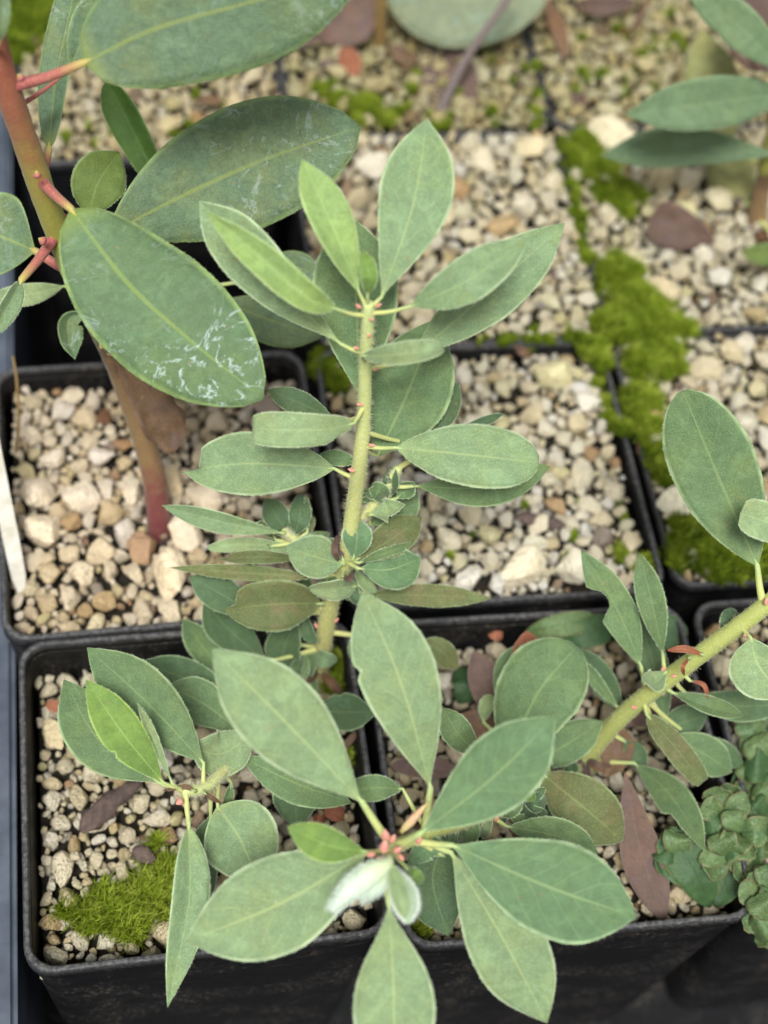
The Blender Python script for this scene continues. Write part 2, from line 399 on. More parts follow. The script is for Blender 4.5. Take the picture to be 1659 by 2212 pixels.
make_pot('22', 2.512, 2.52, .500, .3, 'black square pot holding the shrub over a dead triangular leaf')
make_pot('03', .515, 3.39, .487, 1.2, 'black square pot behind the empty tray cell, moss in its far corner')
make_pot('13', 1.51, 3.50, .498, 0, 'black square pot with round purple dead leaf and leaning grey twig')
make_pot('23', 2.512, 3.522, .498, 0, 'black square pot at the back with thin dark twig and brown hanging leaf')

# ------------------------------------------------------------------ gravel
def ico(sub):
    bm = bmesh.new(); bmesh.ops.create_icosphere(bm, subdivisions=sub, radius=1)
    V = np.array([v.co[:] for v in bm.verts]); Fc = np.array([[v.index for v in f.verts] for f in bm.faces]); bm.free(); return V, Fc
def stone_shape(sub, seed, planes=9):
    r = np.random.default_rng(seed); V, Fc = ico(sub); V = V.copy()
    off = Vector(r.uniform(-50, 50, 3))
    for i, v in enumerate(V):
        p = Vector(v)
        V[i] = v * (1 + .24 * mnoise.noise(p * 1.2 + off) + .10 * mnoise.noise(p * 2.9 + off))
    for _ in range(planes):
        n = r.normal(size=3); n /= np.linalg.norm(n); d = r.uniform(.50, .80)
        e = V @ n - d; V -= np.outer(np.clip(e, 0, None) * .97, n)
    if sub >= 3:
        for i, v in enumerate(V):
            V[i] = v * (1 + .07 * mnoise.noise(Vector(v) * 4.5 + off) + .045 * mnoise.noise(Vector(v) * 11 + off))
    return V * np.array([1.08, r.uniform(.78, 1), r.uniform(.62, .86)])
SHAPES = [stone_shape(2, 100 + i) for i in range(24)]
ICO2F = ico(2)[1]; ICO3F = ico(3)[1]
def rot_np(r):
    q = r.normal(size=4); q /= np.linalg.norm(q); a, b, c, d = q
    return np.array([[1 - 2 * (c * c + d * d), 2 * (b * c - a * d), 2 * (b * d + a * c)], [2 * (b * c + a * d), 1 - 2 * (b * b + d * d), 2 * (c * d - a * b)], [2 * (b * d - a * c), 2 * (c * d + a * b), 1 - 2 * (b * b + c * c)]])
BIGMESH = []
for i in range(16):
    V = stone_shape(3, 300 + i, 13)
    o = finish('stone', V * .003, ICO3F, M_stone, attrs={'rnd': np.full(len(V), 0.0)}); o.data.set_sharp_from_angle(angle=math.radians(38))
    BIGMESH.append(o.data); bpy.data.objects.remove(o)

SOIL = {'00': -.17, '10': -.15, '20': -.10, '01': -.10, '11': -.042, '21': .0, '12': .008, '22': .008, '03': .0, '13': .008, '23': .008}
TINT = {'00': (.91, .885, .81), '10': (.84, .80, .72), '20': (.8, .78, .70), '01': (.98, .905, .83), '11': (1, 1, .98), '21': (.90, .88, .82), '12': (.90, .885, .81), '22': (.88, .87, .80), '03': (.80, .76, .64), '13': (.66, .64, .46), '23': (.74, .72, .54)}
BEDLABEL = {
 '00': 'mixed cream and tan gravel with bark chip under the bushy small-leaved shrub',
 '10': 'dull brownish gravel littered with purple dead leaves under the leaning branch',
 '20': 'sparse gravel under the curly green liverwort',
 '01': 'coarse pinkish cream gravel around the red stem base',
 '11': 'bright cream pumice gravel heaped to the rim beside the moss strip',
 '21': 'greyish gravel beside the moss and one large white stone',
 '12': 'cream gravel in the pot between empty tray cell and dead triangular leaf',
 '22': 'pale gravel around the dead triangular purple leaf',
 '03': 'yellowish gravel in the pot behind the empty tray cell',
 '13': 'mossy yellow gravel around the round purple dead leaf and grey twig',
 '23': 'mossy yellow gravel behind the pair of narrow leaves, under thin dark twig'}
# stones one can point at: pixel, half size in px, colour index, pot
SPECIAL = [(370,1235,58,2,'01'),(78,1062,44,5,'01'),(90,1150,46,3,'01'),(105,1238,30,4,'01'),(75,1590,40,2,'00'),(145,1448,30,0,'00'),(158,1618,22,2,'00'),(135,1880,34,2,'00'),(315,1890,26,2,'00'),(105,1990,27,0,'00'),(230,2030,30,0,'00'),(172,2030,22,4,'00'),
 (1195,810,46,2,'11'),(1450,1085,52,2,'21'),(1300,235,55,2,'22'),(1314,645,24,2,'12'),(1240,1245,48,0,'11'),(1120,1230,50,1,'11'),(880,1140,30,1,'11'),(815,185,34,2,'13'),(860,260,16,2,'13'),
 (1320,760,24,2,'11'),(1270,870,30,2,'11'),(960,1030,26,2,'11'),(1165,1130,30,1,'11'),(1070,1060,30,1,'11'),(1390,1170,34,0,'11'),(1330,1060,30,2,'11'),(970,1170,34,0,'11'),(1020,1110,28,1,'11'),(900,1270,30,2,'11'),(1010,1250,34,1,'11'),(1075,1270,30,2,'11'),
 (1310,460,30,2,'22'),(1430,385,36,0,'22'),(1490,390,34,1,'22'),(1560,530,28,2,'22'),(1560,600,30,0,'22'),(1500,500,20,2,'22'),
 (1065,1332,26,1,'10'),(1160,1320,14,5,'10'),(970,1470,28,1,'10'),(1060,1385,14,2,'10'),(540,1722,26,2,'00'),(300,1735,28,3,'00'),(205,1780,24,3,'00'),(720,1500,24,2,'00'),(285,1060,34,1,'01'),(180,905,26,2,'01'),(130,920,18,2,'01'),(215,1190,34,4,'01'),(310,1180,40,4,'01'),(405,1150,44,1,'01'),(230,1300,30,2,'01'),(100,1300,26,4,'01')]
cand = []
def inside(key, x, y, m):
    cx, cy, hf, rot = POTS[key]
    return abs(x - cx) < hf - .05 - m and abs(y - cy) < hf - .05 - m
def fill(key):
    cx, cy, hf, rot = POTS[key]; z0 = SOIL[key]; inn = hf * .965 - .012 if z0 < -.04 else hf - .008
    far = key[1] in '23'
    L = []
    for (u, v, r, ci, k) in SPECIAL:
        if k != key: continue
        P = at(u, v, z0 + .02); rr = r * project(P)[2] / F
        q_ = inn - rr / S * 1.0
        L.append([min(cx + q_, max(cx - q_, P.x / S)), min(cy + q_, max(cy - q_, P.y / S)), z0 + rr / S * .42, rr / S, ci, True])
    grid = {}
    cell = .05
    def ok(x, y, r, f):
        gx, gy = int(x / cell), int(y / cell)
        for i in range(gx - 3, gx + 4):
            for j in range(gy - 3, gy + 4):
                for (a, b, c) in grid.get((i, j), ()):
                    if (a - x) ** 2 + (b - y) ** 2 < (f * (c + r)) ** 2: return False
        return True
    def add(x, y, r): grid.setdefault((int(x / cell), int(y / cell)), []).append((x, y, r))
    for s in L: add(s[0], s[1], s[3])
    coarse = {'01': 1.25, '00': 1.0, '11': 1.2, '12': 1.25, '22': 1.25, '21': 1.15, '13': 1.0, '23': 1.0}.get(key, 1.05)
    for rmin, rmax, tries, f in ((.036, .050, 26, .95), (.025, .036, 420, .84), (.016, .025, 3200, .80), (.009, .016, 4400, .76)):
        for _ in range(tries):
            r = random.uniform(rmin, rmax) * coarse
            x = cx + random.uniform(-1, 1) * (inn - r * .8); y = cy + random.uniform(-1, 1) * (inn - r * .8)
            if ok(x, y, r, f):
                add(x, y, r); L.append([x, y, z0 + r * .35 + random.uniform(-.012, .012), r, None, False])
    for _ in range(720):                       # a lower layer of crumbs fills the gaps
        r = random.uniform(.007, .022)
        L.append([cx + random.uniform(-1, 1) * (inn - r), cy + random.uniform(-1, 1) * (inn - r), z0 - .030 + random.uniform(-.012, .010), r, None, False])
    return L
beds = {}
for key in POTS:
    cx, cy, hf, rot = POTS[key]; z0 = SOIL[key]
    bed = empty('gravel_bed', (cx * S, cy * S, (z0 - .1) * S)); beds[key] = bed
    tag(bed, BEDLABEL[key], 'gravel', 'gravel filling the pots')
    hb = (hf * .97 - .022) * S
    n = 14; V = []; Fc = []
    for i in range(n + 1):
        for j in range(n + 1):
            x, y = -hb + 2 * hb * i / n, -hb + 2 * hb * j / n
            V.append(Vector((cx * S + x, cy * S + y, (z0 - .045) * S + .0006 * mnoise.noise(Vector((x * 300, y * 300, cx))))))
    for i in range(n):
        for j in range(n):
            a = i * (n + 1) + j; Fc.append((a, a + n + 1, a + n + 2, a + 1))
    finish('soil', V, Fc, M_soil, bed, origin=(cx * S, cy * S, (z0 - .1) * S))
    for s in fill(key):
        P = Vector(s[:3]) * S; u, v, d = project(P)
        vis = -20 < u < W + 20 and -20 < v < H + 20
        cand.append([s[3] / d * S * (1 if vis else 0) + (10 if s[5] else 0), key, s])
cand.sort(key=lambda c: -c[0])
def tintof(key): t = TINT[key]; return (t[0], t[1], t[2], 1)
for q, (sz, key, s) in enumerate(cand[:300]):
    i = q % 16 if s[4] is None else q % 16
    o = bpy.data.objects.new('stone', BIGMESH[i]); col.objects.link(o)
    o.parent = beds[key]; o.location = Vector(s[:3]) * S - Vector(beds[key].location)
    r = s[3] * S / .003; o.scale = (r * 1.12, r * 1.08, r * 1.05)
    o.rotation_euler = (random.uniform(-.5, .5), random.uniform(-.5, .5), random.uniform(0, 6.28))
    o.color = tintof(key)
rest = {}
for c in cand[300:]: rest.setdefault(c[1], []).append(c[2])
for key, L in rest.items():
    nV = len(SHAPES[0]); VV = np.zeros((len(L) * nV, 3)); FF = np.zeros((len(L) * 80, 3), int); RR = np.zeros(len(L) * nV)
    for k, s in enumerate(L):
        VV[k * nV:(k + 1) * nV] = (SHAPES[rng.integers(24)] @ rot_np(rng).T * s[3] * 1.08 + np.array(s[:3])) * S
        FF[k * 80:(k + 1) * 80] = ICO2F + k * nV; RR[k * nV:(k + 1) * nV] = rng.random()
    o = finish('small_stones', VV, FF, M_stone, beds[key], {'rnd': RR}, origin=beds[key].location); o.data.set_sharp_from_angle(angle=math.radians(42))
    o['kind'] = 'stuff'; o.color = tintof(key)

# ------------------------------------------------------------------ moss
def moss(label, blobs, z, n, blade=2.6, tone=0.0):
    """blobs: (u, v, radius px) cushions lying at height z; one tufted mat"""
    cen = at(blobs[0][0], blobs[0][1], z)
    V, Fc, R = [], [], []
    tot = sum(b[2] ** 2 for b in blobs)
    for (u, v, r) in blobs:
        P = at(u, v, z); rr = r * project(P)[2] / F
        hh = rr * .30 + .0008
        bn = 14                                   # cushion
        b0 = len(V)
        for i in range(5):
            ph = i / 4 * math.pi / 2
            for k in range(bn):
                a = 2 * math.pi * k / bn
                q = rr * math.cos(ph) * (1 + .25 * mnoise.noise(Vector((math.cos(a) * 1.5 + u, math.sin(a) * 1.5 + v, 0)))) * .92
                V.append(P + Vector((q * math.cos(a), q * math.sin(a), hh * math.sin(ph) - .0006))); R.append(.25)
        for i in range(4):
            for k in range(bn):
                k2 = (k + 1) % bn
                Fc.append((b0 + i * bn + k, b0 + i * bn + k2, b0 + (i + 1) * bn + k2)); Fc.append((b0 + i * bn + k, b0 + (i + 1) * bn + k2, b0 + (i + 1) * bn + k))
        m = int(n * r * r / tot)
        for _ in range(m):                        # shoots in small stars
            a = random.uniform(0, 6.283); q = math.sqrt(random.random()) * rr * 1.06
            x, y = q * math.cos(a), q * math.sin(a)
            zt = hh * math.sqrt(max(0, 1 - (q / rr) ** 2)) - .0006
            base = P + Vector((x, y, zt)); tone1 = random.gauss(.42 + tone, .16) + .5 * mnoise.noise(Vector((base.x * 330, base.y * 330, 0)))
            for s in range(5):
                d = Vector((random.gauss(0, .55), random.gauss(0, .55), 1)).normalized()
                L = blade * .001 * random.uniform(.6, 1.25); sd_ = d.cross(Vector((random.random(), random.random(), .1))).normalized() * .0002
                mid = base + d * L * .55; tip = base + (d + Vector((random.gauss(0, .2), random.gauss(0, .2), -.2))) * L
                i0 = len(V); V += [base - sd_, base + sd_, mid + sd_ * .8, mid - sd_ * .8, tip]
                t2 = tone1 + random.uniform(-.1, .1)
                R += [max(0, t2 - .25)] * 2 + [t2 + .1, t2 + .1, t2 + .35]
                Fc += [(i0, i0 + 1, i0 + 2), (i0, i0 + 2, i0 + 3), (i0 + 3, i0 + 2, i0 + 4)]
    o = finish('moss_patch', np.array([p[:] for p in V]), np.array(Fc), M_moss, None, {'rnd': np.clip(R, 0, 1)}, origin=cen)
    tag(o, label, 'moss', 'moss patches on the gravel', 'stuff')
moss('bright green moss tuft in the corner of the bushy shrub\'s pot', [(245, 1975, 44), (320, 1945, 40), (190, 1985, 32), (285, 2005, 34), (352, 1900, 26), (362, 1960, 30), (318, 1855, 16), (140, 1975, 14), (225, 1935, 20), (300, 1900, 12), (370, 1870, 16), (335, 1820, 10)], -.155, 1300, 4.8, .08)
moss('broad green moss strip running between gravel pots', [(1340, 590, 50), (1370, 660, 60), (1330, 710, 48), (1420, 705, 56), (1400, 790, 53), (1385, 870, 44), (1440, 760, 32), (1400, 930, 34), (1280, 760, 32), (1300, 700, 24), (1265, 560, 13), (1480, 715, 24), (1300, 620, 16), (1440, 650, 19), (1470, 800, 14), (1345, 930, 16), (1300, 790, 18), (1250, 735, 13), (1225, 720, 8), (1255, 470, 11), (1240, 420, 10)], .02, 4760, 3.5)
moss('green moss clump beside large white stone at the back', [(1270, 310, 36), (1290, 370, 46), (1325, 420, 46), (1250, 350, 22), (1370, 425, 26), (1235, 330, 18), (1350, 460, 20)], .02, 1540, 3.2, -.02)
moss('dark green moss cushion in the pot corner under the big oval leaf', [(1500, 1180, 56), (1560, 1205, 64), (1620, 1205, 55), (1480, 1130, 32), (1545, 1150, 50), (1470, 1210, 30), (1650, 1180, 40)], .015, 1819, 3.5, -.12)
moss('small moss cushion beside the rust red leaf bit', [(1425, 1000, 30), (1440, 1035, 26), (1410, 960, 24), (1450, 980, 20)], .015, 630, 3.5, -.05)
moss('blurred green moss under the dead purple leaf at the back', [(790, 235, 30), (735, 222, 24), (835, 262, 18), (690, 200, 16), (770, 265, 18), (860, 240, 12), (715, 190, 10)], .02, 1120, 3.2, -.02)
moss('blurred dark green moss in the far corner of the back pot', [(50, 60, 60), (80, 20, 50), (30, 110, 40), (15, 30, 50)], .015, 1260, 3.5, -.12)
moss('thin moss by the rim of the cream gravel pot', [(1310, 870, 16), (1290, 830, 14), (1320, 910, 22), (1345, 1195, 20), (1385, 1225, 22), (1160, 725, 20), (1130, 750, 16)], -.03, 588, 2.7)
moss('small moss tufts under the shrub\'s lowest leaves', [(735, 1430, 26), (715, 1480, 18), (912, 2005, 18), (745, 1640, 14)], -.12, 588, 3.0)
moss('sparse moss behind the bushy shrub\'s stem', [(700, 800, 30), (730, 830, 26), (690, 770, 16)], -.03, 532, 2.7, -.05)
moss('dull moss around the thin grey twig\'s pot', [(1390, 130, 26), (1410, 100, 20), (1370, 160, 18)], -.01, 420, 2.7, -.1)

_mr = random.Random(5)
moss('scattered yellow green moss over the mossy gravel around the grey twig', [(_mr.uniform(880, 1170), _mr.uniform(110, 285), _mr.uniform(6, 15)) for _ in range(26)], .03, 520, 2.0, .02)
moss('scattered moss over the back gravel under the thin dark twig', [(_mr.uniform(1230, 1480), _mr.uniform(20, 200), _mr.uniform(6, 14)) for _ in range(22)], .03, 420, 2.0, -.05)
moss('specks of moss among the gravel behind the empty tray cell', [(_mr.uniform(60, 560), _mr.uniform(180, 320), _mr.uniform(5, 13)) for _ in range(20)], .02, 400, 2.0, -.05)
moss('thin moss creeping along the seams between the back pots', [(1205 + 105 * k_ + _mr.uniform(-14, 14), 300 + 415 * k_, _mr.uniform(5, 12)) for k_ in [_mr.random() for _ in range(26)]] + [(_mr.uniform(680, 1300), 0, 0) for _ in range(0)] + [(x_, 745 - .022 * (x_ - 650) + _mr.uniform(-7, 7), _mr.uniform(5, 11)) for x_ in [_mr.uniform(1000, 1300) for _ in range(18)]], .02, 700, 1.8, -.05)
moss('specks of moss among the cream gravel beside the moss strip', [(_mr.uniform(960, 1420), _mr.uniform(1080, 1250), _mr.uniform(4, 9)) for _ in range(14)], -.03, 240, 1.8)
# ------------------------------------------------------------------ plants
class Plant:
    def __init__(s, name, label, cat, nodes_list, mat, group=None, stemname='stem', hairs=0, minr=0):
        first = nodes_list[0][0]
        s.base = at(*first[:3]); s.root = empty(name, s.base); s.samples = []
        tag(s.root, label, cat, group)
        for ni, nodes in enumerate(nodes_list):
            s.add_stem(nodes, mat, 'stem' if ni == 0 else 'branch', hairs)
    def add_stem(s, nodes, mat, nm, hairs):
        raw = [(u, v, depth_z(u, v, z), r) for u, v, z, r in nodes]
        n = 8 * len(nodes)
        sm = catmull(raw, n)
        P = [pt(q[0], q[1], q[2]) for q in sm]; Rr = [max(.0004, q[3] * q[2] / F) for q in sm]
        # run the base a little into the ground
        d0 = Vector((0, 0, -1)) * .004 if nm == 'stem' else (P[0] - P[1]).normalized() * .001
        P = [P[0] + d0] + P; Rr = [Rr[0]] + Rr
        V, Fc, A = tube(P, Rr, 14, .10, len(s.samples))
        s.stem = finish(nm, V, Fc, SM[mat], s.root, {'tt': A}, origin=P[0])
        s.samples += [(q[0], q[1], q[2], q[3]) for q in sm]
        if hairs:
            HV, HF = [], []
            for _ in range(hairs):
                k = random.uniform(1, len(P) - 2); i = int(k); t = k - i
                p = P[i].lerp(P[i + 1], t); ax = (P[i + 1] - P[i]).normalized()
                d = Vector((random.gauss(0, 1), random.gauss(0, 1), random.gauss(0, 1))); d = (d - ax * d.dot(ax)).normalized()
                b = p + d * Rr[i] * .95; d2 = (d + ax * random.gauss(.15, .35)).normalized(); L = random.uniform(.0005, .0014)
                sd_ = d2.cross(CAM - b).normalized() * .00005; i0 = len(HV)
                sd2 = d2.cross(sd_).normalized() * .00005
                HV += [b - sd_, b + sd_ * .5 + sd2, b + sd_ * .5 - sd2, b + d2 * L]; HF += [(i0, i0 + 1, i0 + 3), (i0 + 1, i0 + 2, i0 + 3), (i0 + 2, i0, i0 + 3)]
            h = finish('stem_hair', np.array([p[:] for p in HV]), np.array(HF), M_hair, s.stem, origin=P[0]); h['kind'] = 'stuff'
    def near(s, u, v):
        return min(s.samples, key=lambda q: (q[0] - u) ** 2 + (q[1] - v) ** 2)
    def leaf(s, mat, spine, w, d=(0, 0), pet=None, pm=None, pr=5.0, **k):
        q = s.near(*(pet or spine[0]))
        o = blade(s.root, mat, spine, w, q[2], d, **k)
        pp = Vector(o['_b'])
        A = pt(q[0], q[1], q[2]); B = pp
        if (B - A).length > .0008:
            mid = A.lerp(B, .5) + Vector((0, 0, -.0006)) * min(1, (B - A).length / .008)
            pts = [Vector(x) for x in catmull([A[:], mid[:], B[:]], 8)]
            dirx = Vector(o['_t']); pts.append(B + dirx * .0016 - (CAM - B).normalized() * .0002)
            r0 = pr * q[2] / F
            V, Fc, T = tube(pts, [r0 * f for f in (1.3, 1.2, 1.1, 1.02, .96, .9, .84, .74, .2)], 8)
            finish('petiole', V, Fc, SM[pm or s.pm], o, {'tt': T}, origin=A)
        del o['_b'], o['_t']
        return o
    pm = 'pet'
    def woolly(s, spine, r, off):
        q = s.near(*spine[0]); d = q[2] - off * .001
        sm = catmull([(u, v, d - .0006 * i) for i, (u, v) in enumerate(spine)], 12)
        P = [pt(*x) for x in sm]; prof = [.3, .55, .8, .95, 1, .98, .92, .8, .66, .5, .34, .12]
        R_ = [max(.0002, r * f * d / F) for f in prof]
        V, Fc, T = tube([pt(q[0], q[1], q[2])] + P, [R_[0] * .9] + R_, 14, .25, r)
        o = finish('woolly_leaf_bud', V, Fc, SM['wool'], s.root, {'tt': T}, origin=P[0])
        HV, HF = [], []
        for _ in range(2600):
            k = random.uniform(0, 10.9); i = int(k); p = P[i].lerp(P[i + 1], k - i); ax = (P[i + 1] - P[i]).normalized()
            dr = Vector((random.gauss(0, 1), random.gauss(0, 1), random.gauss(0, 1))); dr = (dr - ax * dr.dot(ax)).normalized()
            b = p + dr * R_[i] * .9; d2 = (dr * .6 + ax * random.uniform(.3, 1.2) + Vector((random.gauss(0, .25), random.gauss(0, .25), random.gauss(0, .25)))).normalized(); L = random.uniform(.0006, .0016)
            sd_ = d2.orthogonal().normalized() * .00004; i0 = len(HV)
            HV += [b - sd_, b + sd_, b + d2 * L]; HF.append((i0, i0 + 1, i0 + 2))
        h = finish('wool', np.array([p[:] for p in HV]), np.array(HF), M_wool, o, origin=P[0]); h['kind'] = 'stuff'
    def bud(s, u, v, r, off=2.0, ang=None, L=1.7, mat='pink', name='bud', ref=None):
        q = s.near(u, v); d = q[2] - off * .001
        a = random.uniform(0, 6.28) if ang is None else math.radians(ang)
        P0 = pt(u - math.cos(a) * r * L * .5, v + math.sin(a) * r * L * .5, d + .0006); P1 = pt(u + math.cos(a) * r * L * .6, v - math.sin(a) * r * L * .6, d)
        pts = [P0.lerp(P1, i / 6) for i in range(7)]; rr = r * d / F
        V, Fc, T = tube(pts, [rr * f for f in (.45, .85, 1, .95, .75, .45, .12)], 8, .15, u)
        finish(name, V, Fc, SM[mat], s.root, {'tt': T}, origin=P0)

def blade(parent, mat, spine, w, ref, d=(0, 0), m=.52, p2=.82, fold=.14, cup=0., roll=0., arch=0., bite=(), trunc=1.0, wave=.035, name='leaf', th=.00032, hairs=1.0, hairlen=1.0, twist=0., crumple=0.):
    n = 26; NV = 9
    if arch == 0: arch = random.uniform(-2.5, 4.5)
    if name == 'leaf' and twist == 0: twist = random.uniform(-28, 28)
    if name == 'leaf' and cup == 0: cup = random.uniform(-.16, .10)
    if name == 'leaf' and not bite and 25 < w < 48 and random.random() < .3:
        t0 = random.uniform(.35, .85); bite = [(random.choice((-1, 1)), t0, t0 + random.uniform(.05, .09), random.uniform(.80, .92))]
    fold = fold + random.uniform(0, .08)
    if name == 'leaf' and p2 >= .6: m = m + .035; p2 = p2 * 1.06
    sp = catmull(spine, n); p1 = p2 * m / (1 - m)
    p1 = max(p1, .5)
    pk = (m ** p1) * ((1 - m) ** p2)
    seed = random.uniform(0, 100)
    P = []
    for i in range(n):
        t = i / (n - 1); dd = ref - .001 * (d[0] + (d[1] - d[0]) * t + arch * math.sin(math.pi * t))
        P.append(pt(sp[i][0], sp[i][1], dd))
    V, A, top, bot = [], [], [], []
    frames = []
    for i in range(n):
        t = i / (n - 1)
        T = (P[min(i + 1, n - 1)] - P[max(i - 1, 0)]).normalized()
        Vw = (CAM - P[i]).normalized(); sd_ = T.cross(Vw).normalized(); N = sd_.cross(T).normalized()
        r = math.radians(roll + twist * (t - .5)); side = sd_ * math.cos(r) + N * math.sin(r); nn = N * math.cos(r) - sd_ * math.sin(r)
        tt = max(1e-4, t * trunc); ww = (tt ** p1) * ((1 - tt) ** p2 if tt < 1 else 0) / pk
        if name == 'leaf' and t > .74 and trunc == 1.0: ww *= 1 - .34 * ((t - .74) / .26) ** 2
        ww = max(ww, .035 if t < .5 else .012)
        wm = w * (-(CM.transposed() @ (P[i] - CAM)).z) / F * ww / max(.3, math.cos(math.radians(roll)))
        frames.append((T, side, nn, wm))
    for layer in (0, 1):
        for i in range(n):
            T, side, nn, wm = frames[i]; t = i / (n - 1)
            for j in range(NV):
                v = -1 + 2 * j / (NV - 1)
                v = math.copysign(abs(v) ** .9, v)
                f = 1.0
                for (bs, t0, t1, keep) in bite:
                    if bs * v > 0 and t0 <= t <= t1:
                        if t1 >= .999: f = min(f, keep + .04 * math.sin(t * 60))
                        else:
                            s_ = abs(2 * (t - t0) / (t1 - t0) - 1); f = min(f, keep + (1 - keep) * s_ ** 3)
                x = v * wm * f * (1 + .025 * mnoise.noise(Vector((t * 6, v * .7, seed))))
                h = abs(v) * wm * fold + cup * wm * (v * v) + wave * wm * 3 * mnoise.noise(Vector((t * 3.0, v * 1.2, seed + 9))) * abs(v)
                if crumple: h += crumple * wm * (mnoise.noise(Vector((t * 7, v * 2.2, seed + 3))) + .5 * mnoise.noise(Vector((t * 15, v * 5, seed))))
                if abs(v) < .01: h -= .00008
                th_ = th * (1 - .55 * abs(v) ** 3)
                V.append(P[i] + side * x + nn * (h - (th_ if layer else 0)))
                A.append((t, v, 0))
    L0 = n * NV; Fc = []
    for i in range(n - 1):
        for j in range(NV - 1):
            a = i * NV + j; Fc.append((a, a + 1, a + NV + 1, a + NV)); Fc.append((L0 + a, L0 + a + NV, L0 + a + NV + 1, L0 + a + 1))
    for i in range(n - 1):
        a = i * NV; Fc.append((a, a + NV, L0 + a + NV, L0 + a))
        a = i * NV + NV - 1; Fc.append((a + NV, a, L0 + a, L0 + a + NV))
    for j in range(NV - 1):
        Fc.append((j + 1, j, L0 + j, L0 + j + 1)); a = (n - 1) * NV + j; Fc.append((a, a + 1, L0 + a + 1, L0 + a))
    nh = int(210 * hairs)
    for h_ in range(nh):                        # felted margin
        i = random.randint(1, n - 3); f = random.random(); sgn = random.choice((0, NV - 1))
        b = V[i * NV + sgn].lerp(V[(i + 1) * NV + sgn], f)
        T, side, nn, wm = frames[i]; out = side * (1 if sgn else -1)
        tip = b + (out + T * random.gauss(.5, .5) + nn * random.gauss(0, .5)).normalized() * random.uniform(.00014, .00042) * hairlen
        i0 = len(V); V += [b - T * .00004, b + T * .00004, tip, b - nn * .00006]; A += [(i / n, 1, 1)] * 4
        Fc += [(i0, i0 + 1, i0 + 2), (i0 + 1, i0 + 3, i0 + 2)]
    o = finish(name, V, Fc, LM[mat], parent, vec=A, origin=P[0])
    o['_b'] = P[0][:]; o['_t'] = frames[1][0][:]
    return o
def loose(name, label, cat, mat, spine, w, z, d=(0, 0), group=None, **k):
    ref = depth_z(spine[0][0], spine[0][1], z)
    o = blade(None, mat, spine, w, ref, d, name=name, hairs=0, **{**dict(crumple=.12), **k}); del o['_b'], o['_t']
    tag(o, label, cat, group); return o

# --- A: the bushy small-leaved shrub -------------------------------------------------
A = Plant('small_leaved_shrub', 'bushy sage green shrub with upright hairy stem and left side rosette', 'shrub',
 [[(688, 1482, -.16, 20), (697, 1400, .03, 19), (714, 1305, .22, 20), (738, 1235, .37, 18), (752, 1170, .50, 17), (766, 1080, .64, 17), (778, 990, .80, 17), (786, 900, .93, 15), (789, 790, 1.10, 14.5), (794, 705, 1.23, 14), (796, 655, 1.30, 12)],
  [(690, 1478, -.14, 13), (610, 1545, .06, 12), (540, 1600, .20, 12), (480, 1668, .30, 12), (440, 1702, .34, 12), (395, 1708, .37, 12)],
  [(770, 1120, .55, 10), (795, 1105, .58, 11), (830, 1060, .64, 10), (862, 1010, .70, 9)],
  [(742, 1225, .38, 8), (680, 1195, .40, 9), (630, 1160, .44, 8), (612, 1145, .46, 6)],
 ], 'green', 'potted shrubs', hairs=1700)
l = A.leaf
# lower and back leaves first (farther), then front
l('mid', [(775, 855), (770, 660), (757, 468)], 92, (-9, -12), pet=(788, 800), m=.55, fold=.05)
l('mid', [(815, 985), (880, 850), (940, 690)], 92, (-7, -9), pet=(782, 960), m=.5, fold=.06)
l('dark', [(905, 960), (955, 895), (990, 825)], 30, (-12, -14), pet=(784, 930), fold=.1)
l('sage', [(885, 775), (1045, 640), (1220, 482)], 66, (-3, -4), pet=(790, 800), m=.55, fold=.08)
l('soft', [(735, 742), (610, 632), (510, 520), (430, 434)], 62, (2, 6), pet=(789, 760), m=.55, fold=.1, roll=8)
l('sage', [(824, 642), (893, 440), (923, 257)], 80, (1, 3), pet=(800, 668), m=.55, fold=.08)
l('young', [(776, 632), (715, 480), (652, 344)], 46, (2, 7), pet=(794, 668), m=.52, fold=.22, roll=-18)
l('young', [(728, 668), (660, 640), (555, 550), (444, 456)], 36, (5, 10), pet=(794, 680), m=.5, fold=.42, cup=.1)
l('sage', [(884, 663), (1010, 606), (1142, 514)], 50, (3, 6), pet=(800, 678), m=.52, fold=.2, roll=10)
l('lime', [(794, 642), (797, 590), (782, 540)], 19, (3, 6), pet=(796, 660), m=.5, fold=.35, hairs=.6)
l('pale', [(782, 768), (860, 766), (958, 752)], 25, (8, 13), pet=(790, 770), m=.62, p2=.45, fold=.35, roll=12, arch=3, twist=30, trunc=.985)
l('pale', [(764, 915), (700, 928), (610, 928), (545, 926)], 37, (4, 10), pet=(787, 876), m=.45, p2=.3, trunc=.93, fold=.06, arch=4, bite=[(-1, .0, .3, .7)])
l('dark', [(725, 908), (650, 872), (575, 842)], 27, (-9, -12), pet=(785, 900), fold=.1)
l('mid', [(770, 1000), (735, 990), (685, 985)], 17, (-4, -5), pet=(777, 1000), fold=.2)
l('sage', [(722, 1012), (600, 1003), (500, 1003), (392, 1020)], 69, (2, 4), pet=(772, 1030), m=.5, fold=.06, bite=[(1, .87, 1, .0), (-1, .93, 1, .55)], p2=.68)
l('sage', [(856, 967), (1000, 981), (1164, 999)], 69, (4, 6), pet=(782, 962), m=.62, fold=.05, p2=.5, roll=8, trunc=.992)
l('mid', [(895, 1050), (1040, 1052), (1190, 1008)], 45, (-1, -3), pet=(840, 1050), m=.55, fold=.08)
l('dark', [(985, 930), (1040, 912), (1090, 893)], 10, (-6, -8), pet=(862, 1010), fold=.3)
